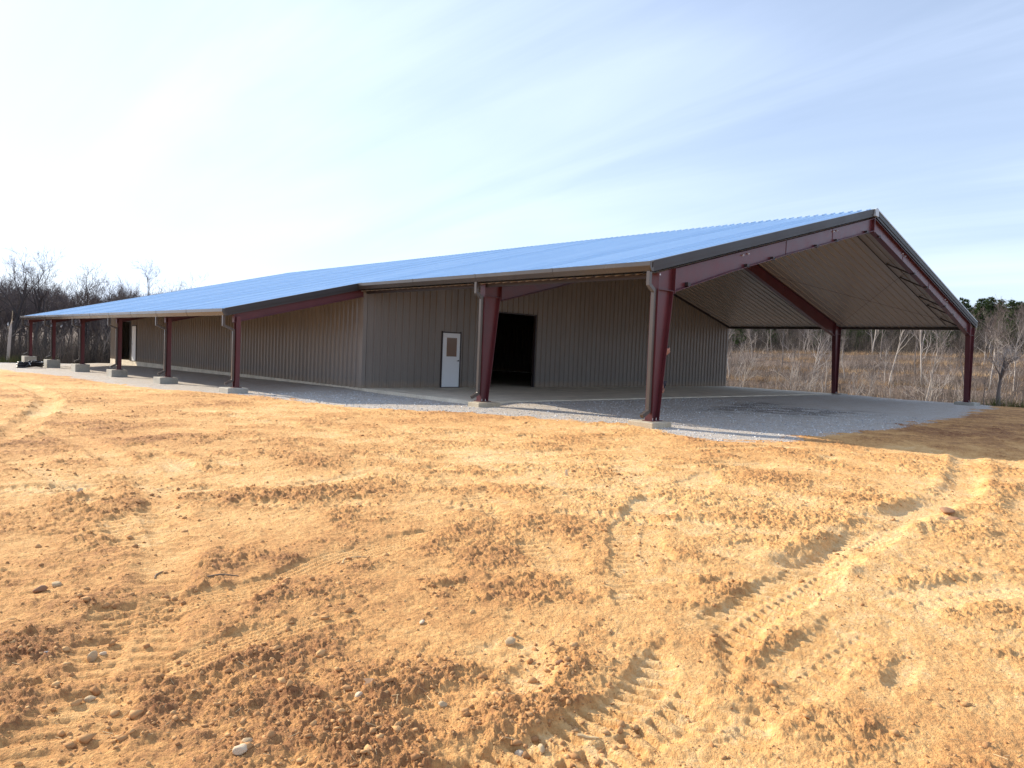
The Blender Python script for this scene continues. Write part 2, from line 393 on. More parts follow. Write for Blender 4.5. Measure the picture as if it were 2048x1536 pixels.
def ground(x, y):
    z, drop = base_z(x, y)
    r = np.hypot(x-CAM[0], y-CAM[1]); near = 1-sst(30, 60, r)
    inside = sst(-5, -3.6, x)*sst(-2.8, -1., y)                      # flat gravel under and beside the roof
    z = z+.075*sst(3.0, 5.2, y)*sst(.5, 1.5, x)*(1-sst(25, 26, x))*(1-sst(6.5, 7.5, y))
    inside = np.maximum(inside, sst(-.9, .2, x)*sst(-3.2, -2, y))
    grav = gravel_mask(x, y)
    dirt = (1-grav)*(1-drop)
    z = z+dirt*(.034*fbm(x, y, .30, 3, 1)+.016*fbm(x, y, .95, 3, 5))
    rn = fbm(x, y, .55, 4, 11); rough = sst(.02, .42, rn+.22*fbm(x, y, 2.3, 3, 12))
    heap = np.zeros_like(x); lift = np.zeros_like(x)
    for (hx, hy, rad, hh) in HEAPS:
        d2 = ((x-hx)**2+(y-hy)**2)
        k = d2 < (3.2*rad)**2
        if not k.any(): continue
        dd = np.sqrt(d2[k])*(1+.55*fbm(x[k], y[k], .9/rad, 3, 21)); e = np.exp(-(dd/rad)**2)
        lift[k] += hh*e*.20; heap[k] = np.maximum(heap[k], e)
    rough = np.clip(rough*.62+heap*.72, 0, 1.1)
    comp = np.zeros_like(x); tr = np.zeros_like(x)
    for (pts, wd, dep, kind, pitch) in TR:
        b, s, sdv, tot = seg_dist(x, y, pts)
        k = b < wd*2.2
        if not k.any(): continue
        bb, ss, sv = b[k], s[k], sdv[k]
        wob = .26*wd*fbm(x[k], y[k], 1.7, 5, 31, .65)
        core = 1-sst(wd*(.16 if kind == 'smooth' else .40), wd*(.72 if kind == 'smooth' else .56), bb+wob)
        patch = sst(-.10, .16, fbm(x[k], y[k], 1.0, 3, 33)+(.3 if dep > .04 else 0)) if kind != 'smooth' else .35+.65*sst(-.3, .1, fbm(x[k], y[k], .7, 3, 33))
        endf = sst(0, .35, ss)*sst(0, .35, tot-ss) if tot > 2 else 1.
        h = -dep*core*(.42 if kind == 'smooth' else .35)
        if kind == 'lug':
            ph = ss/(pitch*.66)+np.where(sv > 0, .5, 0)+np.abs(sv)*2.0
            fr = ph-np.floor(ph); bar = sst(.08, .2, fr)*(1-sst(.50, .62, fr))
            h = h-core*(.030 if dep > .04 and kind == 'lug' else .012)*bar*sst(.012, .04, np.abs(sv))
        elif kind == 'rib':
            fr = np.abs(sv)/pitch; fr = fr-np.floor(fr); h = h-core*.008*sst(.2, .4, fr)*(1-sst(.6, .8, fr))
        else:
            h = h+.012*core*np.sin(ss/pitch*6.28*1.3)*sst(-.1, .3, fbm(x[k], y[k], 1.1, 2, 37))
        h = h+dep*(.26 if kind == 'smooth' else .11)*np.exp(-((bb-wd*.75)/(wd*.24))**2)*(1+1.3*fbm(x[k], y[k], 2.2, 3, 35))
        h = h*patch*endf; tr[k] += h; comp[k] = np.maximum(comp[k], core*patch*endf)
    rough = rough*(1-.75*comp)
    cb = np.clip(billow(x, y, 3.2, 3, 51), -1, 1); cb2 = np.clip(billow(x, y, 10, 3, 55), -1, 1)
    # dried crust with small wheel-scuffed ripples
    c, s_ = math.cos(R(20)), math.sin(R(20)); xr, yr = x*c+y*s_, -x*s_+y*c
    rip = fbm(xr*.45, yr, 6.5, 3, 61); rip2 = fbm(xr*.6, yr, 15, 2, 65); crk = perlin(x*22, y*22, 71)
    mid = fbm(x, y, 2.6, 4, 81, .6)
    wx_ = x+.10*fbm(x, y, 2.0, 3, 141); wy_ = y+.10*fbm(x, y, 2.0, 3, 145)
    plate = sst(-.03, .05, perlin(wx_*3.1, wy_*4.2, 151))*.005+sst(-.03, .06, perlin(wx_*7.0, wy_*9.0, 153))*.006+sst(-.04, .08, perlin(wx_*15, wy_*17, 155))*.0055
    cm = .38+.62*np.clip(sst(-.12, .26, fbm(x, y, .85, 4, 171, .6))+.6*rough, 0, 1)*(1-.5*comp)
    h = lift+tr+rough*(.012*cb+.012*cb2+.010*fbm(x, y, 24, 2, 73)+.007*fbm(x, y, 48, 2, 75))+(1-.6*comp)*(.007*rip+(.006*rip2+plate)*cm)+(.004*crk+.008*fbm(x, y, 30, 3, 77, .7))*cm+.006*mid*(1-.7*comp)
    rf = sst(3.5, 9, r)*(.35+.65*cm)*(1-.5*comp)
    h = h+rf*(.010*np.clip(billow(x, y, 4.5, 3, 181), -1, 1)+.015*fbm(x, y, 11, 3, 185, .65)+.05*np.clip(fbm(x, y, 1.1, 3, 187)-.18, 0, 1))
    fz = (.14+.66*np.clip((cm-.38)/.62, 0, 1)**1.2)*(1-.65*comp)+.22*np.clip(rough, 0, 1)
    lump = np.zeros_like(x)
    for (fr_, am, pw, rl) in ((6.5, .021, 4., 45), (14., .023, 2.8, 34), (30., .0150, 2.2, 18), (62., .0080, 1.8, 7.5)):
        k = (r < rl) & (grav < .9) & (drop < .9)
        if k.any():
            wx2 = x[k]+.05/fr_*0+.35/fr_*fbm(x[k], y[k], fr_*.9, 2, int(fr_)+200); wy2 = y[k]+.35/fr_*fbm(x[k], y[k], fr_*.9, 2, int(fr_)+204)
            lump[k] += am*cells(wx2, wy2, fr_, int(fr_)+190, pw)*(1-sst(rl*.7, rl, r[k]))
    h = h+lump*fz
    z = z+dirt*h*near+grav*(1-drop)*near*(.012*fbm(x, y, 1.5, 3, 91)+.006*fbm(x, y, 9, 3, 93))
    spots = 0
    for (hx, hy) in [(9.7,2.8),(8.6,1.1),(9.1,.1),(11.7,3.4),(11.4,.1),(7.6,2.2),(10.4,1.6)]:
        spots = spots+np.exp(-(((x-hx)/1.5)**2+((y-hy)/.7)**2))
    sp = np.clip(spots*1.2*sst(-.25, .2, fbm(x, y, 1.3, 4, 97)), 0, 1)
    z = z+sp*.035*np.clip(cb2, 0, 1)
    # colour: compacted, dry crust is pale; turned and raised soil is red-brown
    tone = .74-.17*cm+.30*fbm(x, y, .22, 3, 101)-.10*np.clip(rough, 0, 1)+.09*comp+.10*sst(.1, -.3, rip)-.13*np.clip(cb2, 0, 1)*rough
    tone = tone+.05*sst(-4.5, -9.5, y)*sst(-13.5, -8, x)+.08*sst(-9.5, -6.5, x)*sst(6, -1, y)*sst(-9, -4, y) - .12*sst(-10.5, -13.5, x) - .30*sst(-2, 3, x)*sst(-2, -4, -y*-1) * 0
    tone = tone-.11*np.clip(lump*fz/.012, 0, 1)
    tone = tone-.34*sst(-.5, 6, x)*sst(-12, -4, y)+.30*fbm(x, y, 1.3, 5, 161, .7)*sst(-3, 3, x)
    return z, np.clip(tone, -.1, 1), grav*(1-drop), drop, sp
_GP = np.array(GEDGE, float)
def gravel_mask(x, y):
    n = .55*fbm(x, y, .55, 4, 111)+.25*fbm(x, y, 3, 3, 115); n2 = .55*fbm(x, y, .45, 4, 119)
    ins = np.zeros(x.shape, bool); P = _GP; j = len(P)-1
    n3 = .35*fbm(x, y, 1.6, 4, 123, .65); xx = x+n*1.1+n3; yy = y+n2*1.1+n3
    dmin = np.full(x.shape, 1e9)
    for i in range(len(P)):
        xi, yi = P[i]; xj, yj = P[j]
        c = ((yi > yy) != (yj > yy)) & (xx < (xj-xi)*(yy-yi)/(yj-yi+1e-12)+xi); ins ^= c
        d = P[j]-P[i]; L2 = (d**2).sum()+1e-9; t = np.clip(((xx-xi)*d[0]+(yy-yi)*d[1])/L2, 0, 1)
        dmin = np.minimum(dmin, np.hypot(xx-xi-d[0]*t, yy-yi-d[1]*t)); j = i
    sgn = np.where(ins, dmin, -dmin)
    return np.clip(sst(-.75, .55, sgn)-.5*np.exp(-(sgn/1.0)**2)*sst(.1, .5, fbm(x, y, 1.3, 3, 131)), 0, 1)
def gz(x, y):
    return ground(np.atleast_1d(np.float64(x)), np.atleast_1d(np.float64(y)))[0]
def gz1(x, y): return float(gz(x, y)[0])

# polar sheet: fine where the place is looked at, coarse elsewhere, out past the horizon
FAST = False
na = 1500
ang = np.concatenate([np.linspace(R(2), R(86), na, endpoint=False), np.linspace(R(86), R(362), 150, endpoint=False)])
rr = [0.0, .35, .7, 1.0]
while rr[-1] < 4000:
    r = rr[-1]
    rr.append(r + (.0034*r if r < 26 else .0075*r if r < 62 else .02*r if r < 160 else .12*r))
rr = np.array(rr)
A_, Rr = np.meshgrid(ang, rr[1:]); X = CAM[0]+Rr*np.sin(A_); Y = CAM[1]+Rr*np.cos(A_)
sh = X.shape; Xf, Yf = X.ravel(), Y.ravel()
Z, TO, GR, DR, SP = ground(Xf, Yf)
c0 = ground(np.array([CAM[0]]), np.array([CAM[1]]))
V = np.empty((len(Xf)+1, 3), np.float32); V[1:, 0] = Xf; V[1:, 1] = Yf; V[1:, 2] = Z; V[0] = (CAM[0], CAM[1], c0[0][0])
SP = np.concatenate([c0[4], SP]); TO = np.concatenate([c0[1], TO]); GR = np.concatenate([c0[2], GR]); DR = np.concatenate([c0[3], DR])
NR, NA = sh; idx = 1+np.arange(NR*NA).reshape(NR, NA); nx = np.roll(idx, -1, axis=1)
Q = np.stack([idx[:-1], nx[:-1], nx[1:], idx[1:]], -1).reshape(-1, 4)
Tt = np.stack([np.zeros(NA, np.int64), nx[0], idx[0], idx[0]], -1)[:, :3]
def sub_sheet(name, Qs, Ts=None):
    used = np.unique(np.concatenate([Qs.ravel()]+([Ts.ravel()] if Ts is not None else [])))
    mp = np.full(len(V), -1, np.int32); mp[used] = np.arange(len(used))
    loops = mp[Qs[:, ::-1]].ravel(); n = len(Qs); st = np.arange(n)*4; to = np.full(n, 4)
    if Ts is not None:
        loops = np.concatenate([loops, mp[Ts].ravel()]); st = np.concatenate([st, n*4+np.arange(len(Ts))*3]); to = np.concatenate([to, np.full(len(Ts), 3)])
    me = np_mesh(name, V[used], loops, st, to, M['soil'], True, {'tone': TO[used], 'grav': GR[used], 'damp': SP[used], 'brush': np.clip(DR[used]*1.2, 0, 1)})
    o = link(bpy.data.objects.new(name, me)); tag(o, kind='structure'); return o
gq = GR[Q].mean(1); dq = DR[Q].mean(1)
gsel = (gq > .5) & (dq < .4); hsel = dq >= .4
sub_sheet('dirt_ground', Q[~gsel & ~hsel], Tt); sub_sheet('gravel', Q[gsel]); sub_sheet('hillside', Q[hsel])

# ------------------------------------------------------------------ merged stuff helpers
def ico(sub=1):
    bm = bmesh.new(); bmesh.ops.create_icosphere(bm, subdivisions=sub, radius=1)
    v = np.array([x.co[:] for x in bm.verts]); f = np.array([[q.index for q in p.verts] for p in bm.faces]); bm.free(); return v, f
def scatter_rocks(name, P, S, sub, label, tone, mat_, flat=.65, seed=5):
    rs = np.random.RandomState(seed); v, f = ico(sub); n = len(P); nv = len(v)
    jit = 1+rs.uniform(-.50, .42, (n, nv, 1)); W3 = v[None]*jit
    sc3 = np.stack([S*rs.uniform(.6, 1.5, n), S*rs.uniform(.6, 1.2, n), S*rs.uniform(.45, .95, n)*flat/.65], -1)
    W3 = W3*sc3[:, None, :]; a = rs.rand(n)*6.28; c, s = np.cos(a)[:, None], np.sin(a)[:, None]
    x = W3[..., 0]*c-W3[..., 1]*s; y = W3[..., 0]*s+W3[..., 1]*c; W3 = np.stack([x, y, W3[..., 2]], -1)+P[:, None, :]
    F = (f[None]+(np.arange(n)*nv)[:, None, None]).reshape(-1, 3)
    me = quads_mesh(name, W3.reshape(-1, 3), F, mat_, sub > 1, {'tone': np.repeat(tone, nv)})
    o = link(bpy.data.objects.new(name, me)); tag(o, label, name.replace('_', ' '), kind='stuff'); return o

# loose clods: dense on the heaps and rough strips, sparse elsewhere
rs = np.random.RandomState(12)
n = 170000
th = rs.uniform(R(0), R(88), n); rad = 1.6*np.exp(rs.rand(n)*math.log(22/1.6)); px = CAM[0]+rad*np.sin(th); py = CAM[1]+rad*np.cos(th)
g = ground(px, py)
rn = sst(.02, .42, fbm(px, py, .55, 4, 11)+.22*fbm(px, py, 2.3, 3, 12)); hp = np.zeros(n)
for hx, hy, hr, hh in HEAPS: hp = np.maximum(hp, np.exp(-((px-hx)**2+(py-hy)**2)/(1.3*hr)**2))
keep = (rs.rand(n) < (.13+.25*rn+.24*hp)*.55) & (g[2] < .4) & (g[3] < .1)
px, py, gzv, hp = px[keep], py[keep], g[0][keep], hp[keep]
S = np.clip(.0032*np.exp(rs.randn(len(px))*.72)*(1+.7*hp), .0018, .021)*(1+.03*np.hypot(px-CAM[0], py-CAM[1]))
P = np.stack([px, py, gzv+S*.12], -1)
scatter_rocks('clay_clods', P, S, 1, 'loose crumbly clay clods strewn over the graded dirt', np.clip(.35+.25*rs.randn(len(px)), 0, 1), M['clod'])
# gravel stones near the edge of the gravel
n = 26000
gx = rs.uniform(-5.5, 12, n); gy = rs.uniform(-3.4, 12.3, n); g = ground(gx, gy)
k = (g[2] > .35) & (rs.rand(n) < .8) & ~((gx > -.1) & (gy > 5.9)); gx, gy, gg = gx[k], gy[k], g[0][k]
S = np.clip(.011*np.exp(rs.randn(len(gx))*.35), .006, .03)
m = M['stone'] = mat('crushed_stone', (.5, .5, .5), .85); N = NT(m); N.set('Base Color', N.mix(N.attr('tone'), (.22, .22, .225), (.78, .78, .78)))
scatter_rocks('gravel_stones', np.stack([gx, gy, gg+S*.2], -1), S, 1, 'loose pale crushed stones scattered on the gravel', rs.rand(len(gx)), M['stone'], seed=8)

# individual stones, sticks and a leaf lying on the dirt
def rockmat(name, c, v=.2):
    m = mat(name, c, .85); N = NT(m); p = N.obj(); a = N.noise(9, 5, .65, p)
    N.set('Base Color', N.ramp(a, [(.3, tuple(x*(1-v) for x in c)), (.7, tuple(min(1, x*(1+v)) for x in c))]))
    N.set('Normal', N.bump(N.noise(30, 4, .6, p), .4, .01)); return m
RM = {'tan': rockmat('tan_stone', (.52, .38, .22)), 'pale': rockmat('pale_stone', (.66, .52, .36)), 'grey': rockmat('grey_stone', (.30, .28, .27)), 'red': rockmat('red_brown_stone', (.32, .17, .09))}
def rock(x, y, s, mt, label, seed, sxyz=(1, .8, .6), rz=0, name='stone'):
    bm = bmesh.new(); bmesh.ops.create_icosphere(bm, subdivisions=3, radius=1)
    rs_ = random.Random(seed); cuts = [(Vector((rs_.gauss(0, 1), rs_.gauss(0, 1), rs_.gauss(0, 1))).normalized(), rs_.uniform(.6, .85)) for _ in range(9)]
    for v in bm.verts:
        for nrm, d in cuts:
            e = v.co.dot(nrm)-d
            if e > 0: v.co -= nrm*e*.9
        v.co *= 1+.03*math.sin(v.co.x*9+seed)*math.cos(v.co.y*8)
    me = bpy.data.meshes.new(name); bm.to_mesh(me); bm.free(); me.materials.append(RM[mt])
    me.polygons.foreach_set('use_smooth', [True]*len(me.polygons))
    o = link(bpy.data.objects.new(name, me)); o.scale = (s*sxyz[0], s*sxyz[1], s*sxyz[2]); o.rotation_euler = (0, 0, rz)
    o.location = (x, y, gz1(x, y)+s*sxyz[2]*.35); tag(o, label, 'stone'); return o
rock(-13.16, -6.00, .020, 'grey', 'small dark grey pebble with a pale top, left of the flat tan stone', 1)
rock(-12.98, -6.10, .035, 'tan', 'flat upright tan stone chip in the left foreground dirt', 2, (1, .45, .9), .5)
rock(-12.925, -6.07, .018, 'pale', 'small pale yellow stone just right of the flat tan chip', 3)
rock(-12.99, -4.93, .042, 'red', 'reddish brown clay lump at the left of a pair in the left foreground', 4)
rock(-12.89, -4.88, .036, 'tan', 'tan rounded stone at the right of a pair in the left foreground', 5)
rock(-11.39, -6.73, .022, 'pale', 'pale oblong pebble on smooth dirt left of the picture centre', 6, (1.3, .7, .6), .4)
rock(-11.18, -7.27, .034, 'tan', 'round tan cobble on the centre heap of crumbled clay', 7, (1, .9, .8))
rock(-12.19, -7.33, .024, 'pale', 'pale angular stone at the lower rim of the foreground heap', 9)
rock(-11.20, -7.66, .028, 'red', 'red brown stone half buried beside the tread prints', 10)
rock(-12.06, -1.78, .035, 'pale', 'lone whitish stone on the left middle ground', 11, (1, .7, .9))
rock(-11.93, -7.62, .026, 'tan', 'tan pebble in the hollow below the leaf', 12)
rock(-11.90, -8.10, .032, 'pale', 'pale angular stone, uppermost of the cluster at the bottom centre', 13)
rock(-11.84, -8.16, .026, 'tan', 'wedge shaped stone, lowest of the cluster at the bottom centre', 14, (1.2, .6, .7), 1.)
rock(-13.11, -6.60, .026, 'tan', 'round stone among crumbs near the lower left corner', 15)
rock(-12.79, -7.45, .032, 'pale', 'pale knobbly stone at the bottom edge, lower of a pair', 16)
rock(-12.74, -7.39, .026, 'tan', 'tan stone at the bottom edge, upper of a pair', 17)
rock(-6.9, -3.76, .05, 'pale', 'thin upright pale chip standing in the middle ground', 18, (.5, .3, 1.4))
rock(-5.0, -7.66, .10, 'red', 'broken flat slab of dried clay right of the curved rut', 19, (1.3, .9, .35), .4, 'clay_slab')
rock(-5.18, -7.78, .07, 'red', 'smaller tilted plate of dried clay next to the broken clay slab', 20, (1.3, .9, .35), 1.0, 'clay_slab')
M['stick'] = mat('dry_stick', (.22, .16, .11), .9); M['leafm'] = mat('dry_leaf', (.34, .20, .11), .8); M['straw'] = mat('dry_straw', (.6, .45, .25), .9)
def stick(x, y, L, a, r, label, mt='stick', bend=.12):
    o = empty('stick', (x, y, gz1(x, y)), a) if False else None
    b = MB(); n = 6; pts = []; ca, sa = math.cos(a), math.sin(a)
    for i in range(n):
        t = (i/(n-1)-.5)*L; q = bend*L*math.sin(i/(n-1)*3.1)
        wx, wy = x+ca*t-sa*q, y+sa*t+ca*q; pts.append((wx-x, wy-y, gz1(wx, wy)-gz1(x, y)+r*.8))
    b.tube(pts, [r, r*1.05, r, r*.9, r*.75, r*.5], 6)
    o = b.build('stick', M[mt]); o.location = (x, y, gz1(x, y)); tag(o, label, 'stick')
stick(-11.99, -5.27, .20, -.35, .005, 'dark bent stick lying flat in the left middle foreground')
stick(-12.29, -4.93, .16, .9, .005, 'short dark stick pointing at the camera, left of the bent stick')
stick(-11.05, -5.42, .25, .2, .005, 'thin straw coloured root curling beside the turned earth', 'straw', .35)
stick(-11.62, -8.22, .09, -1.0, .006, 'short pale splinter near the bottom centre stones', 'straw', .02)
b = MB(); lp = [(0,0),(.02,.03),(.055,.028),(.04,.055),(.07,.085),(.035,.08),(.02,.12),(.0,.085),(-.03,.095),(-.025,.06),(-.06,.045),(-.025,.03)]
tv = [(x, y, .02*math.sin(x*40)+.25*y) for x, y in lp]; bv = [(x, y, z-.0015) for x, y, z in tv]; k = len(lp)
b.add(tv+bv, [tuple(range(k)), tuple(range(2*k-1, k-1, -1))]+[(i, (i+1) % k, k+(i+1) % k, k+i) for i in range(k)])
o = b.build('leaf', M['leafm']); o.location = (-12.10, -7.33, gz1(-12.10, -7.33)+.006); o.rotation_euler = (-.25, .1, .6); o.scale = (.55, .55, .55); tag(o, 'curled brown dead leaf on the foreground heap of crumbled clay', 'leaf')

rs = np.random.RandomState(44); n = 900; th = rs.uniform(R(0), R(88), n); rad = 1.8*np.exp(rs.rand(n)*math.log(9/1.8)); px = CAM[0]+rad*np.sin(th); py = CAM[1]+rad*np.cos(th)
a = rs.rand(n)*6.28; ln = .012+.05*rs.rand(n)**2; q0 = gz(px, py); x2 = px+np.cos(a)*ln; y2 = py+np.sin(a)*ln; q1 = gz(x2, y2); wr = .0007+.0012*rs.rand(n)
def straw_bits():
    d = np.stack([x2-px, y2-py, q1-q0], -1); nn = np.cross(d, [[0, 0, 1.]]); nn /= np.linalg.norm(nn, axis=1, keepdims=True); up_ = np.array([[0, 0, 1.]]); w_ = wr[:, None]
    A = np.stack([px, py, q0+.003], -1); B = np.stack([x2, y2, q1+.004], -1)
    Vq = np.stack([A-nn*w_, A+nn*w_, A+up_*w_*1.6, B-nn*w_, B+nn*w_, B+up_*w_*1.6], 1).reshape(-1, 3); F = np.array([[0, 1, 4, 3], [1, 2, 5, 4], [2, 0, 3, 5]])
    o = link(bpy.data.objects.new('straw_bits', quads_mesh('straw_bits', Vq, (F[None]+(np.arange(n)*6)[:, None, None]).reshape(-1, 4), M['straw']))); tag(o, 'scattered bits of dry straw and root on the dirt', 'straw', kind='stuff')
straw_bits()

# ================================================================== the steel building
W = 24.47; RX = W/2; RZ = 6.825; SL = .2545; L = 43.65; Y2 = 6.05; YW = 12.43
LX = -4.91; PX = -4.53; PY = [YW+6.2*k for k in range(6)]
def rz(x): return RZ-SL*abs(x-RX)
bld = empty('steel_building', (0, 0, 0))
tag(bld, 'long low taupe metal building with blue roof, dark red steel frame and open front bay', 'building')

def rib_profile(u0, u1, pitch=.305, h=.045, minor=True, phase=.15):
    us = [(u0, 0.)]; c = u0+phase
    while c < u1-.05:
        us += [(c-.040, 0.), (c-.018, h), (c+.018, h), (c+.040, 0.)]
        if minor:
            for q in (.11, .195):
                if c+q+.02 < u1-.04: us += [(c+q-.012, 0.), (c+q, .007), (c+q+.012, 0.)]
        c += pitch
    us = [p for p in us if p[0] < u1]; us.append((u1, 0.)); return us
def ribbed(mb, prof, P0, P1):
    """strip between P0(u,h) and P1(u,h)"""
    n = len(prof); vs = [P0(u, h) for u, h in prof]+[P1(u, h) for u, h in prof]
    mb.add(vs, [(i, i+1, n+i+1, n+i) for i in range(n-1)])
def wall_x(mb, x, y0, y1, z0, z1, sgn):     # wall in a plane x = const, ribs towards sgn
    ribbed(mb, rib_profile(y0, y1), lambda u, h: (x+sgn*h, u, z0), lambda u, h: (x+sgn*h, u, z1))
def wall_y(mb, y, x0, x1, z0, top, sgn):
    f = top if callable(top) else (lambda u: top)
    ribbed(mb, rib_profile(x0, x1), lambda u, h: (u, y+sgn*h, z0), lambda u, h: (u, y+sgn*h, f(u)))
cs, sn = 1/math.hypot(1, SL), SL/math.hypot(1, SL)

# roof: main left slope, its continuation over the porch, right slope, underside
def slope(mb, xa, xb, y0, y1, off=0., sgn=1, h=.042, minor=False):
    s = -1 if (xa+xb)/2 < RX else 1
    def P(x): return lambda u, hh: (x+s*sn*hh*sgn, u, rz(x)+off+cs*hh*sgn)
    ribbed(mb, rib_profile(y0, y1, h=h, minor=minor), P(xa), P(xb))
b = MB(); slope(b, -.2, RX, -.06, L); roofL = b.build('roof', M['roof'], bld)
b = MB(); slope(b, LX, -.2, YW-.07, L); o = b.build('porch_roof', M['roof'], bld)
b = MB(); slope(b, RX, W+.2, -.06, L); o = b.build('roof', M['roof'], bld)
b = MB()
def liner(mb, xa, xb, y0, y1, off):
    s = -1 if (xa+xb)/2 < RX else 1; us = [(y0, 0.)]; c = y0+.15
    while c < y1-.05: us += [(c-.016, 0.), (c-.012, .032), (c+.012, .032), (c+.016, 0.)]; c += .305
    us.append((y1, 0.))
    P = lambda x: (lambda u, hh: (x-s*sn*hh, u, rz(x)+off-cs*hh)); ribbed(mb, us, P(xa), P(xb))
liner(b, -.2, RX, -.04, L-.02, -.235); liner(b, RX, W+.18, -.04, L-.02, -.235); liner(b, LX+.05, -.2, YW-.05, L-.02, -.12)
b.build('ceiling_liner', M['liner'], bld)
# ridge cap following the ribs, with its boxed end
b = MB()
for s in (-1, 1):
    prof = rib_profile(-.10, L+.02, h=.036, minor=False, phase=.19)
    ribbed(b, prof, lambda u, h: (RX, u, RZ+.035+h), lambda u, h, s=s: (RX+s*.26, u, RZ+.022-SL*.26+h))
b.build('ridge_cap', M['roof'], roofL)
b = MB(); b.prism([(RX-.13, RZ+.05-.03), (RX, RZ+.075), (RX+.13, RZ+.05-.03), (RX+.13, RZ-.22), (RX-.13, RZ-.22)], 'y', -.17, -.065)
b.build('ridge_end_cap', M['cap'], roofL, bevel=.006)

def along(mb, x0, x1, t0, t1, y0, y1):    # a bar following the slope between x0 and x1, from t0 to t1 above the roof line
    mb.prism([(x0, rz(x0)+t0), (x1, rz(x1)+t0), (x1, rz(x1)+t1), (x0, rz(x0)+t1)], 'y', y0, y1)
def rake(x0, x1, yy, out, name='rake_trim', parent=bld):
    b = MB(); a = sorted((yy+out*.055, yy+out*.015)); c = sorted((yy+out*.035, yy-out*.01)); d = sorted((yy+out*.060, yy-out*.04))
    along(b, x0, x1, .036, -.105, *a); along(b, x0, x1, -.1052, -.200, *c); along(b, x0, x1, .046, .037, *d)
    return b.build(name, M['trim'], parent)
rake(-.26, RX-.13, -.06, -1); rake(RX+.13, W+.24, -.06, -1); rake(LX-.06, -.20, YW-.07, -1)
rake(LX-.02, RX, L, 1); rake(RX, W+.2, L, 1)
b = MB(); along(b, RX+.13, W+.25, .095, .0525, -.128, -.02); b.build('edge_flashing', M['cap'], bld)

def gutter(x, y0, y1, s):
    z = rz(x)+.005; b = MB()
    b.prism([(x, z), (x+s*.15, z+.01), (x+s*.155, z-.09), (x+s*.09, z-.205), (x, z-.205)], 'y', y0, y1)
    o = b.build('gutter', M['gutter'], bld, bevel=.004)
    y = y0+3.05
    while y < y1-.5:
        b = MB(); b.prism([(x+s*.0, z+.004), (x+s*.156, z+.014), (x+s*.161, z-.09), (x+s*.094, z-.209), (x, z-.209)], 'y', y, y+.05); y += 3.05
        b.build('gutter_joint', M['gutter'], o)
gutter(-.2, -.10, YW-.12, -1); gutter(LX, YW-.11, L+.02, -1); gutter(W+.2, -.10, L, 1)

def i_column(yy, right, zb):
    """tapered column of the clear-span frame with haunch; outer face plumb"""
    b = MB(); f = (lambda x: W-x) if right else (lambda x: x)
    top = lambda x: rz(x)-.275
    b.prism([(f(.012), zb), (f(.27), zb), (f(.60), 3.07), (f(.655), 3.10), (f(.655), top(.655)), (f(.012), top(.012))], 'y', yy-.006, yy+.006)
    b.prism([(f(0), zb), (f(.012), zb), (f(.012), top(.012)), (f(0), top(0))], 'y', yy-.105, yy+.105)                 # outer flange
    b.prism([(f(.27), zb), (f(.284), zb), (f(.614), 3.07), (f(.60), 3.07)], 'y', yy-.1, yy+.1)                        # inner flange
    b.prism([(f(.655), 3.02), (f(.673), 3.02), (f(.673), top(.67)+.01), (f(.655), top(.655)+.01)], 'y', yy-.105, yy+.105)  # end plate
    b.prism([(f(.012), 3.07), (f(.655), 3.07), (f(.655), 3.084), (f(.012), 3.084)], 'y', yy-.09, yy+.09)              # stiffener
    c = b.build('column', M['red'], bld)
    b = MB(); xs = sorted((f(-.06), f(.36))); b.box(*xs, yy-.14, yy+.14, zb-.018, zb-.0005); b.build('base_plate', M['red'], c)
    for dx, dy in ((.06, -.07), (.2, -.07), (.06, .07), (.2, .07)):
        b = MB(); b.tube([(f(dx), yy+dy, zb), (f(dx), yy+dy, zb+.06)], .012, 6); b.build('anchor_bolt', M['bolt'], c)
    return c
def rafter(yy, right):
    e_ = .13 if yy else 0.; b = MB(); f = (lambda x: W-x) if right else (lambda x: x)
    T = lambda x, d: (f(x), rz(x)-.275-d)
    pts = [(.675, .53+e_*.7), (3.1, .44+e_*1.3), (6.2, .40+e_), (RX-.015, .42)]
    b.prism([T(x, .012) for x, d in pts]+[T(x, d) for x, d in pts[::-1]], 'y', yy-.006, yy+.006)
    for (xa, da), (xb, db) in zip(pts, pts[1:]):
        b.prism([T(xa, 0), T(xb, 0), T(xb, .012), T(xa, .012)], 'y', yy-.1, yy+.1)
        b.prism([T(xa, da), T(xb, db), T(xb, db+.013), T(xa, da+.013)], 'y', yy-.1, yy+.1)
    b.prism([(f(RX-.015), RZ-.25), (f(RX-.001), RZ-.25), (f(RX-.001), RZ-.76), (f(RX-.015), RZ-.76)], 'y', yy-.105, yy+.105)
    for x in (6.2, 9.2):
        b.prism([T(x-.012, .0), T(x+.012, .0), T(x+.012, .405), T(x-.012, .405)], 'y', yy-.018, yy+.018)
    return b.build('rafter', M['red'], bld), T
for yy, zb in ((0, .04), (Y2, .03)):
    for right in (False, True):
        i_column(yy, right, zb); rf, T = rafter(yy, right)
        if yy == 0:
            for x in ((3.78, 4.06, 9.20, 9.45) if not right else (3.95, 4.2, 9.05, 9.3)):
                q = T(x, .10); b = MB(); b.tube([(q[0], -.04, q[1]), (q[0], .0, q[1])], .022, 8); b.tube([(q[0], -.065, q[1]), (q[0], -.04, q[1])], .012, 6); b.build('rod_end_nut', M['bolt'], rf)
            for x in ((1.25, 3.97, 5.35, 8.0, 9.37, 11.7) if not right else (1.35, 3.2, 4.3, 6.6, 8.1, 11.7)):
                q = T(x, .47 if x < 3 else .42); b = MB(); b.box(q[0]-.06, q[0]+.06, -.10, -.012, q[1]-.03, q[1]+.055); b.build('brace_clip', M['dark'], rf)
        else:
            for x in (1.3, 3.9, 6.5, 9.1): pass
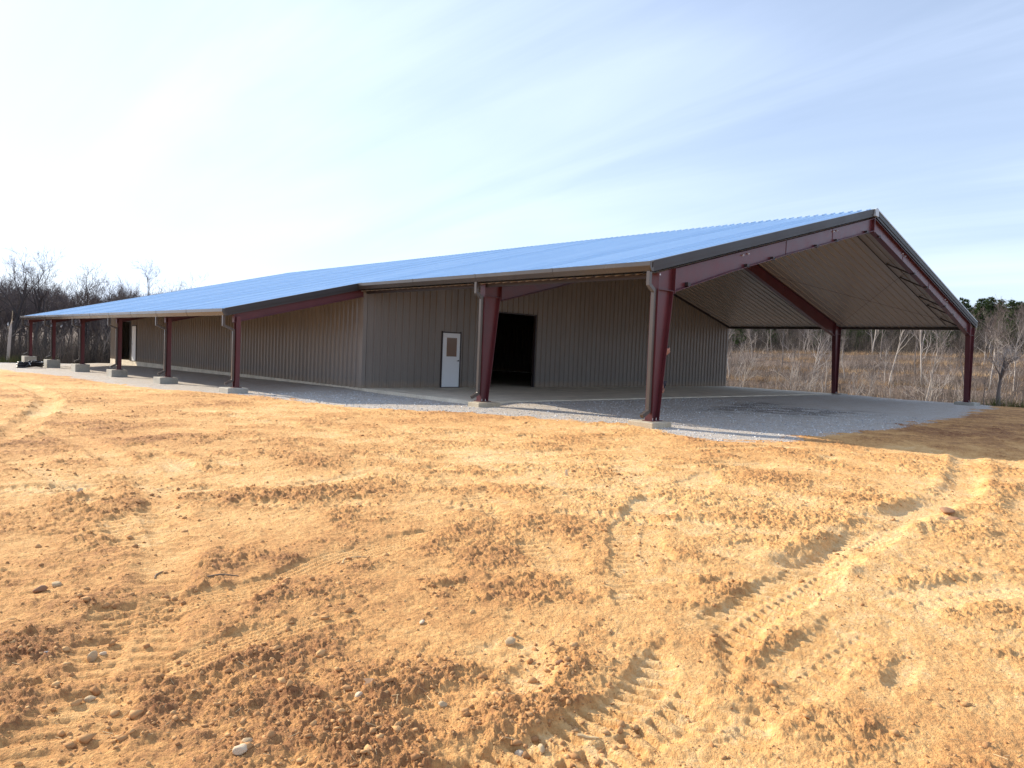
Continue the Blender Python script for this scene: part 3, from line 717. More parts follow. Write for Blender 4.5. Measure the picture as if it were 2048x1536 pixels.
for x in (.12,):
    b = MB(); b.tube([(x, -.05, 3.42), (x, 0, 3.42)], .02, 8); b.build('rod_end_nut', M['bolt'], bld)
# flange braces from the right front rafter back up to the ceiling
for d in (1.35, 3.2, 4.3, 6.6, 8.1):
    x = W-d; zb_ = rz(x)-.275-.43; b = MB(); b.sweep([(x, .02, zb_), (x, .95, rz(x)-.25)], .05, .05, (1, 0, 0)); b.build('flange_brace', M['dark'], bld)
b = MB(); b.tube([(RX+.3, .97, rz(RX+.3)-.30), (W-.4, .97, rz(W-.4)-.30)], .016, 6); b.build('brace_rod', M['dark'], bld)
for (xa, xb) in ((16.5, 24.1), (24.1, 16.5)):
    b = MB(); b.tube([(xa, .03, rz(xa)-.36), (xb, Y2-.03, rz(xb)-.36)], .006, 6); b.build('brace_rod', M['rod'], bld)

# walls
b = MB(); top = lambda x: rz(x)-.25
wall_y(b, YW, 0.0, 3.486, 0, top, -1); wall_y(b, YW, 3.486, 4.434, 2.17, top, -1); wall_y(b, YW, 4.434, 5.55, 0, top, -1)
wall_y(b, YW, 5.55, 8.56, 3.08, top, -1); wall_y(b, YW, 8.56, RX, 0, top, -1); wall_y(b, YW, RX, W, 0, top, -1)
b.build('front_wall', M['wall'], bld)
b = MB(); wall_x(b, 0., YW, 38.02, 0, rz(0)-.13, -1); wall_x(b, 0, 38.02, 38.94, 2.2, rz(0)-.13, -1); wall_x(b, 0, 38.94, 39.3, 0, rz(0)-.13, -1)
wall_x(b, 0, 39.3, 41.75, 2.42, rz(0)-.13, -1); wall_x(b, 0, 41.75, L-.1, 0, rz(0)-.13, -1)
b.build('side_wall', M['wall'], bld)
b = MB(); wall_x(b, W, YW, L-.1, 0, rz(0)-.13, 1); b.build('side_wall', M['wall'], bld)
b = MB(); wall_y(b, L-.1, 0, RX, 0, top, 1); wall_y(b, L-.1, RX, W, 0, top, 1); b.build('rear_wall', M['wall'], bld)
b = MB(); b.box(-.045, .10, YW-.045, YW-.038, .005, 3.44); b.box(-.052, -.045, YW-.045, YW+.12, .005, 3.44); b.build('corner_trim', M['wall'], bld)
b = MB(); along(b, .05, RX, -.255, -.36, YW-.055, YW-.036); along(b, RX, W, -.255, -.37, YW-.055, YW-.036); b.build('wall_top_trim', M['dark'], bld)
b = MB(); b.box(W+.005, W+.14, -.04, YW, 3.64-.30, 3.64-.20); b.build('eave_strut', M['dark'], bld)
b = MB(); b.box(0.05, .12, .02, YW, 3.34, 3.44); b.build('eave_strut', M['dark'], bld)
# door openings' trim
b = MB(); b.box(5.49, 5.55, YW-.045, YW+.1, 0, 3.14); b.box(8.56, 8.62, YW-.045, YW+.1, 0, 3.14); b.box(5.55, 8.56, YW-.045, YW+.1, 3.08, 3.14)
b.build('doorway_frame', M['dark'], bld)
b = MB(); b.box(-.05, .1, 39.25, 39.3, 0, 2.48); b.box(-.05, .1, 41.75, 41.8, 0, 2.48); b.box(-.05, .1, 39.3, 41.75, 2.42, 2.48); b.build('doorway_frame', M['trim'], bld)

# front door
b = MB(); b.box(3.53, 4.39, YW-.035, YW+.01, .03, 2.13); dr = b.build('door', M['door'], bld, bevel=.004)
b = MB(); b.box(3.485, 3.525, YW-.05, YW+.03, 0, 2.2); b.box(4.395, 4.435, YW-.05, YW+.03, 0, 2.2); b.box(3.525, 4.395, YW-.05, YW+.03, 2.135, 2.175); b.box(3.525, 4.395, YW-.05, YW+.03, .002, .025)
b.build('door_frame', M['dark'], dr)
b = MB(); x0, x1, z0, z1 = 3.72, 4.23, 1.22, 1.95
b.box(x0-.03, x0, YW-.045, YW-.03, z0-.03, z1+.03); b.box(x1, x1+.03, YW-.045, YW-.03, z0-.03, z1+.03); b.box(x0, x1, YW-.045, YW-.03, z1, z1+.03); b.box(x0, x1, YW-.045, YW-.03, z0-.03, z0)
b.build('window_frame', M['door'], dr)
b = MB(); b.box(x0, x1, YW-.040, YW-.0365, z0, z1); b.build('window_pane', M['glass'], dr)
b = MB(); b.tube([(4.33, YW-.035, 1.06), (4.33, YW-.085, 1.06)], .014, 8); b.tube([(4.345, YW-.085, 1.06), (4.22, YW-.09, 1.055)], .011, 8); b.tube([(4.33, YW-.036, 1.06), (4.33, YW-.045, 1.06)], .032, 12); b.build('door_handle', M['dark'], dr)
# side door near the far end
b = MB(); b.box(-.05, .0, 38.09, 38.87, .03, 2.14); d2 = b.build('door', M['door'], bld, bevel=.004)
b = MB(); b.box(-.06, .03, 38.02, 38.085, 0, 2.2); b.box(-.06, .03, 38.875, 38.94, 0, 2.2); b.box(-.06, .03, 38.085, 38.875, 2.145, 2.2); b.build('door_frame', M['trim'], d2)
b = MB(); b.tube([(-.05, 38.78, 1.05), (-.1, 38.78, 1.05)], .014, 8); b.tube([(-.1, 38.79, 1.05), (-.1, 38.67, 1.05)], .011, 8); b.build('door_handle', M['dark'], d2)

# porch posts, their beams and the downspouts
def downspout(parent, xg, zg, xp, yy, zb, w=.078, d=.07, dy=0.):
    b = MB(); b.sweep([(xg, yy+dy, zg), (xg, yy+dy, zg-.30), (xp, yy+dy, zg-.44), (xp, yy+dy, zb+.22), (xp-.24, yy+dy, zb+.10)], w, d, (0, 1, 0))
    o = b.build('downspout', M['spout'], parent, bevel=.003)
    return o
for k, yy in enumerate(PY):
    yy = min(yy, L-.18) if k == 5 else yy
    b = MB(); zt = rz(PX)-.30
    b.box(PX-.006, PX+.006, yy-.088, yy+.088, .055, zt); b.box(PX-.068, PX+.068, yy-.1, yy-.088, .055, zt); b.box(PX-.068, PX+.068, yy+.088, yy+.1, .055, zt)
    c = b.build('porch_post', M['red'], bld)
    b = MB(); b.box(PX-.13, PX+.13, yy-.13, yy+.13, .037, .0545); b.build('base_plate', M['red'], c)
    downspout(c, LX-.06, rz(LX)-.195, PX-.118, yy, .05)
    b = MB(); x0, x1 = PX-.14, -.055
    b.prism([(x0, rz(x0)-.13), (x1, rz(x1)-.13), (x1, rz(x1)-.145), (x0, rz(x0)-.145)], 'y', yy-.08, yy+.08)
    b.prism([(x0, rz(x0)-.145), (x1, rz(x1)-.145), (x1, rz(x1)-.455), (x0, rz(x0)-.455)], 'y', yy-.005, yy+.005)
    b.prism([(x0, rz(x0)-.455), (x1, rz(x1)-.455), (x1, rz(x1)-.47), (x0, rz(x0)-.47)], 'y', yy-.08, yy+.08)
    b.prism([(x0, rz(x0)-.13), (x0+.012, rz(x0+.012)-.13), (x0+.012, rz(x0)-.47), (x0, rz(x0)-.47)], 'y', yy-.08, yy+.08)
    b.build('porch_beam', M['red'], bld)
cols = [o for o in bld.children if o.name.startswith('column')]
downspout(cols[0], -.26, rz(-.2)-.20, -.055, -.0, .04, .09, .09, -.02)
downspout(cols[2], -.26, rz(-.2)-.20, -.055, Y2, .04, .09, .09, -.02)

# footings and slab
def footing(x0, x1, y0, y1, zt, mt, label):
    cx_, cy_ = (x0+x1)/2, (y0+y1)/2; zb = gz1(cx_, y0)-.15
    b = MB(); b.box(x0-cx_, x1-cx_, y0-cy_, y1-cy_, zb-zt, 0); o = b.build('concrete_footing', M[mt], None, bevel=.012); o.location = (cx_, cy_, zt)
    tag(o, label, 'footing', 'concrete footings under the steel posts')
footing(-.33, .42, -.36, .34, .022, 'padt', 'earth stained concrete footing under the tapered red column nearest the camera')
footing(-.42, .42, Y2-.50, Y2-.013, .012, 'padt', 'concrete footing built against the slab corner under the second tapered column')
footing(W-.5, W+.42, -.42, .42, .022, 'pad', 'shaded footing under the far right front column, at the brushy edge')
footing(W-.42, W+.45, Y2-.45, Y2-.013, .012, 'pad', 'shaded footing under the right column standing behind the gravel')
names = ['nearest footing of the porch row, under the post closest to the camera', 'second porch footing, low block under the second post from the near end', 'third porch footing, square block in front of the far doorway',
         'fourth porch footing, block with a bright left side beyond the doorway', 'fifth porch footing, tall block just right of the coil of black pipe', 'last and tallest porch footing, behind the coil of black pipe']
for k, yy in enumerate(PY):
    yy = min(yy, L-.18) if k == 5 else yy
    h = .36+.02*k
    footing(PX-.40, PX+.24, yy-h, yy+h, .037, 'pad', 'grey concrete '+names[k])
b = MB(); b.box(-.012, W+.03, Y2-.01, YW+.5, -.5, 0.); b.box(-.012, W+.03, YW+.501, L-.06, -.8, -.001)
sl_ = b.build('concrete_slab', M['slab'], None); tag(sl_, 'pale concrete slab floor under the open bay of the building', 'slab', kind='structure')

# ================================================================== coil of black pipe
M['pipe'] = mat('black_corrugated_pipe', (.012, .013, .018), .28)
cx_, cy_ = -5.75, 36.5; zc = gz1(cx_, cy_)
coil = empty('pipe_coil', (cx_, cy_, zc), R(38)); coil.scale = (.86, .86, .8); tag(coil, 'flattened coil of black plastic pipe lying beside the far porch footings', 'pipe coil')
b = MB(); pts = []
for i in range(150):
    t = i/149; a = t*6.283*4.2; lay = t*4.2
    ex = .95-.05*(lay % 2); ey = .42-.04*(lay % 2)
    pts.append((ex*math.cos(a), ey*math.sin(a), .07+.075*lay+.03*math.sin(a*1.5)))
b.tube(pts, .065, 8); b.build('coiled_loops', M['pipe'], coil, smooth=True)
b = MB(); b.tube([(-.75, -.35, .10), (-.45, -.42, .30), (.0, -.15, .44), (.5, .1, .46), (.9, .3, .33), (1.0, .35, .12)], .062, 8); b.build('loose_end', M['pipe'], coil, smooth=True)
b = MB(); b.tube([(-.5, -.1, .40), (-.52, -.38, .36), (-.55, -.5, .2)], .02, 6); b.build('tie_strap', M['bolt'], coil)

# ================================================================== person behind the front column
M['skin'] = mat('skin', (.36, .17, .12), .55); M['hair'] = mat('dark_hair', (.02, .012, .01), .7)
m = M['shirt'] = mat('red_plaid_shirt', (.30, .04, .05), .9); N = NT(m); p = N.obj()
wv = N.node('ShaderNodeTexWave', wave_type='BANDS', bands_direction='Z'); wv.inputs['Scale'].default_value = 7; wv2 = N.node('ShaderNodeTexWave', wave_type='BANDS', bands_direction='X'); wv2.inputs['Scale'].default_value = 7
N.t.links.new(p, wv.inputs['Vector']); N.t.links.new(p, wv2.inputs['Vector'])
N.set('Base Color', N.mix(N.ramp(wv.outputs['Fac'], [(.75, 0.), (.85, .8)]), N.mix(N.ramp(wv2.outputs['Fac'], [(.7, 0.), (.8, .7)]), (.30, .04, .05), (.55, .42, .42)), (.05, .04, .07)))
M['jeans'] = mat('dark_jeans', (.05, .06, .10), .9); M['boot'] = mat('brown_boots', (.09, .05, .03), .7)
def skin(name, verts, edges, rads, m, parent, sub=2, root=0):
    me = bpy.data.meshes.new(name); me.from_pydata(verts, edges, []); me.update()
    o = bpy.data.objects.new(name, me); COL.objects.link(o)
    md = o.modifiers.new('skin', 'SKIN'); md.use_smooth_shade = True; md.branch_smoothing = .5
    if not me.skin_vertices: me.skin_vertices.new()
    sv = me.skin_vertices[0].data
    for i, r in enumerate(rads):
        sv[i].radius = r if isinstance(r, tuple) else (r, r); sv[i].use_root = (i == root)
    ss = o.modifiers.new('sub', 'SUBSURF'); ss.levels = sub; ss.render_levels = sub
    dg = bpy.context.evaluated_depsgraph_get(); dg.update(); ev = o.evaluated_get(dg)
    m2 = bpy.data.meshes.new_from_object(ev); bpy.data.objects.remove(o); m2.materials.clear(); m2.materials.append(m); m2.name = name
    return link(bpy.data.objects.new(name, m2), parent)
pxx, pyy = 1.045, .645
per_s = 1.045
per = empty('person', (pxx, pyy, gz1(pxx, pyy)), R(-128)); tag(per, 'person in a red checked shirt peeking out from behind the front steel column', 'person')
per.scale = (per_s,)*3
per.rotation_euler = (Matrix.Rotation(R(5.2), 4, Vector((math.sin(R(54.6)), math.cos(R(54.6)), 0))) @ Matrix.Rotation(R(-128), 4, 'Z')).to_euler()
# body faces local +Y, head bent forward past the column edge
bv = [(0,0,.98),(0,.01,1.15),(0,0,1.32),(0,-.01,1.47),(0,.03,1.56),(0,.06,1.63),
      (.10,0,.93),(.11,.02,.52),(.12,-.02,.09),(.12,.15,.04),(-.10,0,.93),(-.12,.03,.52),(-.14,0,.09),(-.14,.17,.04),
      (.19,-.01,1.45),(.23,-.02,1.18),(.22,.04,.93),(.21,.07,.83),(-.19,-.01,1.45),(-.23,-.02,1.18),(-.22,.03,.93),(-.21,.06,.83)]
be = [(0,1),(1,2),(2,3),(3,4),(4,5),(0,6),(6,7),(7,8),(8,9),(0,10),(10,11),(11,12),(12,13),(3,14),(14,15),(15,16),(16,17),(3,18),(18,19),(19,20),(20,21)]
br = [(.16,.12),(.145,.11),(.165,.12),(.12,.09),.062,.06,(.095,.1),.062,.045,.04,(.095,.1),.062,.045,.04,.065,.048,.036,.03,.065,.048,.036,.03]
body = skin('body', bv, be, br, M['skin'], per)
hd = MB()
bm = bmesh.new(); bmesh.ops.create_uvsphere(bm, u_segments=24, v_segments=18, radius=1)
for v in bm.verts:
    x, y, z = v.co; v.co = Vector((x*.078*(1-.18*max(0, -z)), y*.098*(1-.08*max(0, -z)), z*.125))
    if y > .5: v.co.y += .012*math.exp(-((x/.16)**2+((z+.15)/.22)**2))*1.6-.006*math.exp(-(((abs(x)-.35)/.15)**2+((z-.08)/.12)**2))
    v.co += Vector((0, .085, 1.735))
me = bpy.data.meshes.new('head'); bm.to_mesh(me); bm.free(); me.materials.append(M['skin']); me.polygons.foreach_set('use_smooth', [True]*len(me.polygons)); head = link(bpy.data.objects.new('head', me), per)
bm = bmesh.new(); bmesh.ops.create_uvsphere(bm, u_segments=24, v_segments=18, radius=1)
bmesh.ops.delete(bm, geom=[v for v in bm.verts if v.co.z < .25*(1+v.co.y*1.6)-.12], context='VERTS')
for v in bm.verts: v.co = Vector((v.co.x*.086, v.co.y*.105, v.co.z*.134))+Vector((0, .078, 1.74))
me = bpy.data.meshes.new('hair'); bm.to_mesh(me); bm.free(); me.materials.append(M['hair']); link(bpy.data.objects.new('hair', me), head)
for s in (-1, 1):
    b = MB(); b.tube([(s*.030, .170, 1.745), (s*.030, .182, 1.745)], [.012, .006], 8); b.build('eye', M['hair'], head)
    b = MB(); b.tube([(s*.076, .07, 1.76), (s*.088, .062, 1.735), (s*.078, .068, 1.705)], [.012, .014, .008], 6); b.build('ear', M['skin'], head)
b = MB(); b.tube([(-.022, .178, 1.675), (0, .184, 1.673), (.022, .178, 1.675)], .005, 6); b.build('mouth', M['shirt'], head)
sv = [(0,0,.96),(0,.01,1.15),(0,0,1.32),(0,-.01,1.47),(.19,-.01,1.45),(.23,-.02,1.18),(.22,.035,.95),(-.19,-.01,1.45),(-.23,-.02,1.18),(-.22,.025,.95)]
skin('shirt', sv, [(0,1),(1,2),(2,3),(3,4),(4,5),(5,6),(3,7),(7,8),(8,9)], [(.175,.135),(.16,.125),(.18,.135),(.135,.105),.08,.06,.047,.08,.06,.047], M['shirt'], per)
jv = [(0,0,1.0),(.10,0,.93),(.11,.02,.52),(.12,-.02,.14),(-.10,0,.93),(-.12,.03,.52),(-.14,0,.14)]
skin('trousers', jv, [(0,1),(1,2),(2,3),(0,4),(4,5),(5,6)], [(.165,.125),(.105,.112),.075,.062,(.105,.112),.075,.062], M['jeans'], per)
for s, x in ((1, .12), (-1, -.14)):
    skin('boot', [(x, -.03, .16), (x, -.03, .05), (x, .10, .045), (x, .19, .035)], [(0,1),(1,2),(2,3)], [.055, .055, .048, .035], M['boot'], per, root=1)
for s in (-1, 1):
    for k in range(4):
        y0 = .100-k*.021; ln = (.062, .07, .066, .052)[k]
        b = MB(); b.tube([(s*.21, y0, .80), (s*.208, y0+.006, .80-ln*.55), (s*.198, y0+.012, .80-ln)], [.0095, .0085, .007], 6); b.build('finger', M['skin'], body, smooth=True)
    b = MB(); b.tube([(s*.205, .095, .845), (s*.195, .118, .815), (s*.188, .124, .79)], [.011, .010, .008], 6); b.build('thumb', M['skin'], body, smooth=True)

# ================================================================== trees
def seg_mesh(name, segs, mat_, sides=3, tone=None, smooth=False):
    A = np.array(segs, float); P0, P1, R0, R1 = A[:, 0:3], A[:, 3:6], A[:, 6], A[:, 7]
    d = P1-P0; d /= np.linalg.norm(d, axis=1, keepdims=True)+1e-9
    ref = np.where(np.abs(d[:, 2:3]) > .9, np.array([[1., 0, 0]]), np.array([[0, 0, 1.]]))
    a = np.cross(d, ref); a /= np.linalg.norm(a, axis=1, keepdims=True)+1e-9; b_ = np.cross(d, a)
    k = np.arange(sides)*2*np.pi/sides; c, s = np.cos(k)[None, :, None], np.sin(k)[None, :, None]
    off = a[:, None]*c+b_[:, None]*s
    V_ = np.concatenate([P0[:, None]+off*R0[:, None, None], P1[:, None]+off*R1[:, None, None]], 1); n = len(A)
    F = np.array([[i, (i+1) % sides, sides+(i+1) % sides, sides+i] for i in range(sides)])
    Q_ = (F[None]+(np.arange(n)*2*sides)[:, None, None]).reshape(-1, 4)
    return quads_mesh(name, V_.reshape(-1, 3), Q_, mat_, smooth, {'tone': np.repeat(tone, 2*sides)} if tone is not None else None)
def bark(name, c0, c1, sc_=3.):
    m = mat(name, c0, .9, 0, .2); N = NT(m); p = N.obj(); N.set('Base Color', N.mix(N.noise(sc_, 5, .7, N.mapping(p, (1, 1, .35))), c0, c1)); return m
M['barkd'] = bark('dark_bark', (.030, .026, .030), (.12, .105, .10)); M['barkg'] = bark('grey_bark', (.10, .085, .08), (.27, .235, .215))
M['barkw'] = bark('pale_bark', (.26, .225, .20), (.60, .54, .49)); M['barkp'] = bark('pine_bark', (.05, .038, .035), (.17, .13, .11))
M['twigd'] = bark('dark_twigs', (.075, .060, .062), (.17, .14, .135)); M['twigp'] = bark('grey_twigs', (.13, .11, .105), (.30, .26, .24)); M['twigr'] = bark('brown_twigs', (.085, .066, .060), (.18, .145, .128))
def grow(rs_, H, lean=.0, fork=.35, wide=.55, lv=4, r0=.13, up_=.25, nb=(4, 7), straight=False):
    tr, tw = [], []
    def br(p, d, Lb, r, lev):
        n = 5 if lev == 0 else 4 if lev < 3 else 2
        q = p.copy(); dd = d.copy(); nodes = []
        for i in range(n):
            j = rs_.randn(3)*(.06 if lev == 0 and straight else .13 if lev == 0 else .24); dd = dd+j+np.array([0, 0, up_*.25 if lev else .08]); dd /= np.linalg.norm(dd)
            q2 = q+dd*Lb/n; ra = r*(1-.62*i/n); rb = r*(1-.62*(i+1)/n)
            (tr if lev <= 1 else tw).append((*q, *q2, ra, rb)); nodes.append((q2.copy(), dd.copy(), rb, (i+1)/n)); q = q2
        if lev >= lv: return
        k = rs_.randint(nb[0], nb[1]+1)+(3 if lev == 0 else 0)
        for i in range(k):
            t = rs_.uniform(fork if lev == 0 else .15, 1.); idx_ = min(n-1, int(t*n)); q0, d0, rr_, _ = nodes[idx_]
            a = rs_.randn(3); a -= d0*a.dot(d0); a /= np.linalg.norm(a)+1e-9
            nd = d0*(1-wide*.45)+a*wide*rs_.uniform(.6, 1.2); nd[2] += up_; nd /= np.linalg.norm(nd)
            br(q0-d0*rs_.rand()*Lb/n*.6, nd, Lb*rs_.uniform(.38, .62)*(1.15-.4*t if lev == 0 else 1), max(rr_*.62, .0065), lev+1)
    br(np.zeros(3), np.array([lean, lean*.4, 1.]), H*.62, r0, 0)
    a = np.array(tr+tw); s = H/a[:, [2, 5]].max(); tr, tw = np.array(tr), np.array(tw)
    for q in (tr, tw): q[:, :6] *= s
    return tr, tw
def proto(kind, seed):
    r = np.random.RandomState(seed)
    if kind == 'oak': return grow(r, 10, r.uniform(-.12, .12), .3, .62, 4, .15, .22, (4, 6))
    if kind == 'slim': return grow(r, 8, r.uniform(-.1, .1), .35, .42, 3, .07, .35, (5, 8), True)
    if kind == 'sapling': return grow(r, 4.6, r.uniform(-.25, .25), .25, .5, 3, .042, .25, (3, 5))
    if kind == 'gnarl': return grow(r, 3.6, .0, .30, .80, 4, .10, .14, (3, 5), True)
def pine(seed, H=9.5):
    r = np.random.RandomState(seed); tr = []; n = 9; p = np.zeros(3); nodes = [p.copy()]
    for i in range(n):
        q = p+np.array([r.randn()*.06, r.randn()*.06, H/n]); tr.append((*p, *q, .14*(1-.85*i/n), .14*(1-.85*(i+1)/n))); p = q; nodes.append(p.copy())
    nodes = np.array(nodes); tri = []
    for k in range(125):
        t = r.uniform(.16, 1.)**.85; z = t*H; base = np.array([np.interp(z, nodes[:, 2], nodes[:, i]) for i in (0, 1)]+[z])
        a = r.rand()*6.28; Lb = (2.1*(1.04-t)**.65+.25)*r.uniform(.55, 1.15); e = base+np.array([math.cos(a)*Lb, math.sin(a)*Lb, Lb*r.uniform(.05, .5)])
        tr.append((*base, *e, .025, .008))
        for j in range(int(4+Lb*3)):
            c = base+(e-base)*r.uniform(.35, 1.06)+r.randn(3)*.10; 
            for _ in range(17):
                d = r.randn(3); d[2] = abs(d[2])*.8+.1; d /= np.linalg.norm(d); s = np.cross(d, r.randn(3)); s /= np.linalg.norm(s)+1e-9
                tri += [c-s*.034, c+s*.034, c+d*r.uniform(.16, .34)]
    return np.array(tr), np.array(tri)
m = M['needle'] = mat('pine_needles', (.05, .08, .03), .8, 0, .2); N = NT(m); N.set('Base Color', N.mix(N.noise(1.6, 3, .6, N.obj()), (.018, .040, .014), (.085, .125, .040)))
PRO = {}
def tree_meshes(kind, seed, trunk_m, twig_m):
    k = (kind, seed, trunk_m, twig_m)
    if k not in PRO:
        if kind == 'pine':
            tr, tri = pine(seed); PRO[k] = (seg_mesh('trunk', tr, M[trunk_m], 6), np_mesh('crown', tri, np.arange(len(tri)), np.arange(len(tri)//3)*3, np.full(len(tri)//3, 3), M['needle']))
        else:
            tr, tw = proto(kind, seed); PRO[k] = (seg_mesh('trunk', tr, M[trunk_m], 6, smooth=True), seg_mesh('crown', tw, M[twig_m], 3))
    return PRO[k]
def tree(name, x, y, kind, seed, tm, wm, s, rot, label, cat='tree', group=None, sz=1.):
    a, c = tree_meshes(kind, seed, tm, wm)
    t = empty(name, (x, y, gz1(x, y)-.08), rot); t.scale = (s, s, s*sz); tag(t, label, cat, group)
    link(bpy.data.objects.new('trunk', a), t); link(bpy.data.objects.new('crown', c), t); return t
def at(bear, dist): return CAM[0]+dist*math.sin(R(bear)), CAM[1]+dist*math.cos(R(bear))
def pxb(px): return 43.3+math.degrees(math.atan((px-1024)/1467.5))
rs2 = np.random.RandomState(77)
# --- bare wood beyond the left end
named = [(75, 80, 1.24, 'oak', 3, 'tallest bare tree on the left skyline, forked, with one thin leader'),
         (168, 88, 1.18, 'oak', 4, 'broad bare tree with a spreading domed crown rising above the porch roof'),
         (332, 92, 1.32, 'oak', 1, 'lone domed bare tree furthest right above the blue roof'),
         (365, 95, 1.18, 'oak', 2, 'small bare tree standing right of the lone domed one above the roof'),
         (205, 90, 1.12, 'oak', 5, 'bare tree with upright limbs between the domed tree and the roof line'),
         (6, 80, 1.22, 'oak', 4, 'bare tree cut by the left edge of the photograph, its limbs reaching in'),
         (262, 93, 1.05, 'slim', 3, 'slender bare tree low on the skyline over the middle of the porch roof')]
for px_, d, s, k, sd_, lb in named:
    x, y = at(pxb(px_), d); tree('bare_tree', x, y, k, sd_, 'barkd', 'twigd', s*.9, rs2.rand()*6.28, lb)
for i in range(74):
    bb = rs2.uniform(1, 27); d = rs2.uniform(76, 104); x, y = at(bb, d); k = 'oak' if rs2.rand() < .5 else 'slim'
    s = rs2.uniform(.74, .98)*(1.25 if k == 'slim' else 1.)*(.84 if bb > 19.3 else 1)
    tree('bare_tree', x, y, k, 1+rs2.randint(5), 'barkd', 'twigd' if rs2.rand() < .7 else 'twigr', s, rs2.rand()*6.28, 'leafless dark tree in the dense bare wood beyond the left end of the building', 'tree', 'bare trees beyond the left end of the building')
for px_, d, s, lb in ((370/5.12+5, 66, 1.0, 'pale thin leafless sapling between the first two posts from the left'), (1040/5.12, 64, 1.15, 'leaning grey sapling just left of the lit wall corner'),
                      (20, 62, .8, 'low grey leafless sapling at the left edge among brown brush'), (140, 66, .75, 'low bushy grey sapling between the third and fourth porch posts')):
    x, y = at(pxb(px_), d); tree('sapling', x, y, 'sapling', 2 if 'lean' in lb else 1, 'barkw' if 'pale' in lb else 'barkg', 'barkg', s, rs2.rand()*6, lb, 'sapling')
x, y = at(pxb(13), 60); b = MB(); b.tube([(0, 0, -.2), (.1, 0, 1.2), (.18, .05, 2.4), (.32, .05, 3.6)], [.11, .10, .08, .05], 8); o = b.build('dead_snag', M['barkw'], None, smooth=True); o.location = (x, y, gz1(x, y)); tag(o, 'pale broken dead trunk without branches at the far left', 'dead tree')

# --- right side: gnarled tree, saplings, pines
def brx(px, x):  # point on plane x = const seen at that bearing
    t = R(pxb(px)); d = (x-CAM[0])/math.sin(t); return x, CAM[1]+d*math.cos(t)
x, y = brx(1999, 25.6); gn = tree('gnarled_tree', x, y, 'gnarl', 11, 'barkg', 'barkw', .92, 1.2, 'small gnarled leafless tree with twisted pale limbs right of the last column')
x, y = brx(1971, 25.4); tree('sapling', x, y, 'sapling', 3, 'barkg', 'barkg', .42, .4, 'short dark stemmed sapling between the last column and the gnarled tree', 'sapling')
sap = [(1478, 29, 1.0, 2, 'pale crooked sapling just right of the rear wall corner'), (1581, 29.5, .9, 3, 'pale straight sapling left of the second right column'), (1573, 30, .75, 1, 'thin white stem slanting beside the straight pale sapling'),
       (1628, 30, .85, 4, 'short pale stem close to the left of the second right column'), (1862, 31, .95, 3, 'tall white forked sapling midway between the two right columns'), (1880, 32, .8, 1, 'bent white sapling right of the forked one'),
       (1897, 30, .62, 4, 'slanting pale stem near the last column'), (1700, 36, .9, 2, 'grey branched sapling on the first terrace behind the columns')]
for px_, xx_, s, sd_, lb in sap:
    x, y = brx(px_, xx_); tree('sapling', x, y, 'sapling', sd_, 'barkw', 'barkw', s, rs2.rand()*6, lb, 'sapling')
for i in range(120):
    xx_ = rs2.uniform(30, 82); b_ = rs2.uniform(58, 88); t = R(b_); x, y = xx_, CAM[1]+(xx_-CAM[0])/math.tan(t)
    pale = rs2.rand() < .55
    tree('sapling', x, y, 'sapling' if rs2.rand() < .6 else 'slim', 1+rs2.randint(5), 'barkw' if pale else 'barkg', 'twigp' if pale else 'twigr', rs2.uniform(.5, 1.), rs2.rand()*6, 'thin leafless sapling in the brush of the terraced slope', 'sapling', 'leafless saplings on the terraced slope')
for i in range(46):
    xx_ = rs2.uniform(80, 106); b_ = rs2.uniform(58, 90); x, y = xx_, CAM[1]+(xx_-CAM[0])/math.tan(R(b_))
    tree('bare_tree', x, y, 'slim' if rs2.rand() < .6 else 'oak', 1+rs2.randint(5), 'barkw' if rs2.rand() < .25 else 'barkg', 'twigd' if rs2.rand() < .6 else 'twigr', rs2.uniform(.42, .66)*(.8 if b_ > 71 else 1.), rs2.rand()*6, 'leafless grey tree at the top of the slope in front of the pines', 'tree', 'leafless trees at the top of the slope')
for i in range(96):
    xx_ = rs2.uniform(98, 124); b_ = 57+33*(i+rs2.rand())/96; x, y = xx_, CAM[1]+(xx_-CAM[0])/math.tan(R(b_))
    s = rs2.uniform(.80, 1.0)*(xx_+14)/130
    tree('pine_tree', x, y, 'pine', 1+rs2.randint(4), 'barkp', 'needle', s*(1. if b_ > 70 else .9), rs2.rand()*6, 'dark green pine in the tree line above the terraced slope', 'tree', 'pines in the tree line above the slope')

for i in range(16):
    xx_ = rs2.uniform(80, 97); b_ = 58.5+30*(i+rs2.rand())/16; x, y = xx_, CAM[1]+(xx_-CAM[0])/math.tan(R(b_))
    tree('pine_tree', x, y, 'pine', 1+rs2.randint(4), 'barkp', 'needle', rs2.uniform(.38, .6), rs2.rand()*6, 'young green pine among the leafless trees at the top of the slope', 'tree', 'young pines at the top of the slope')

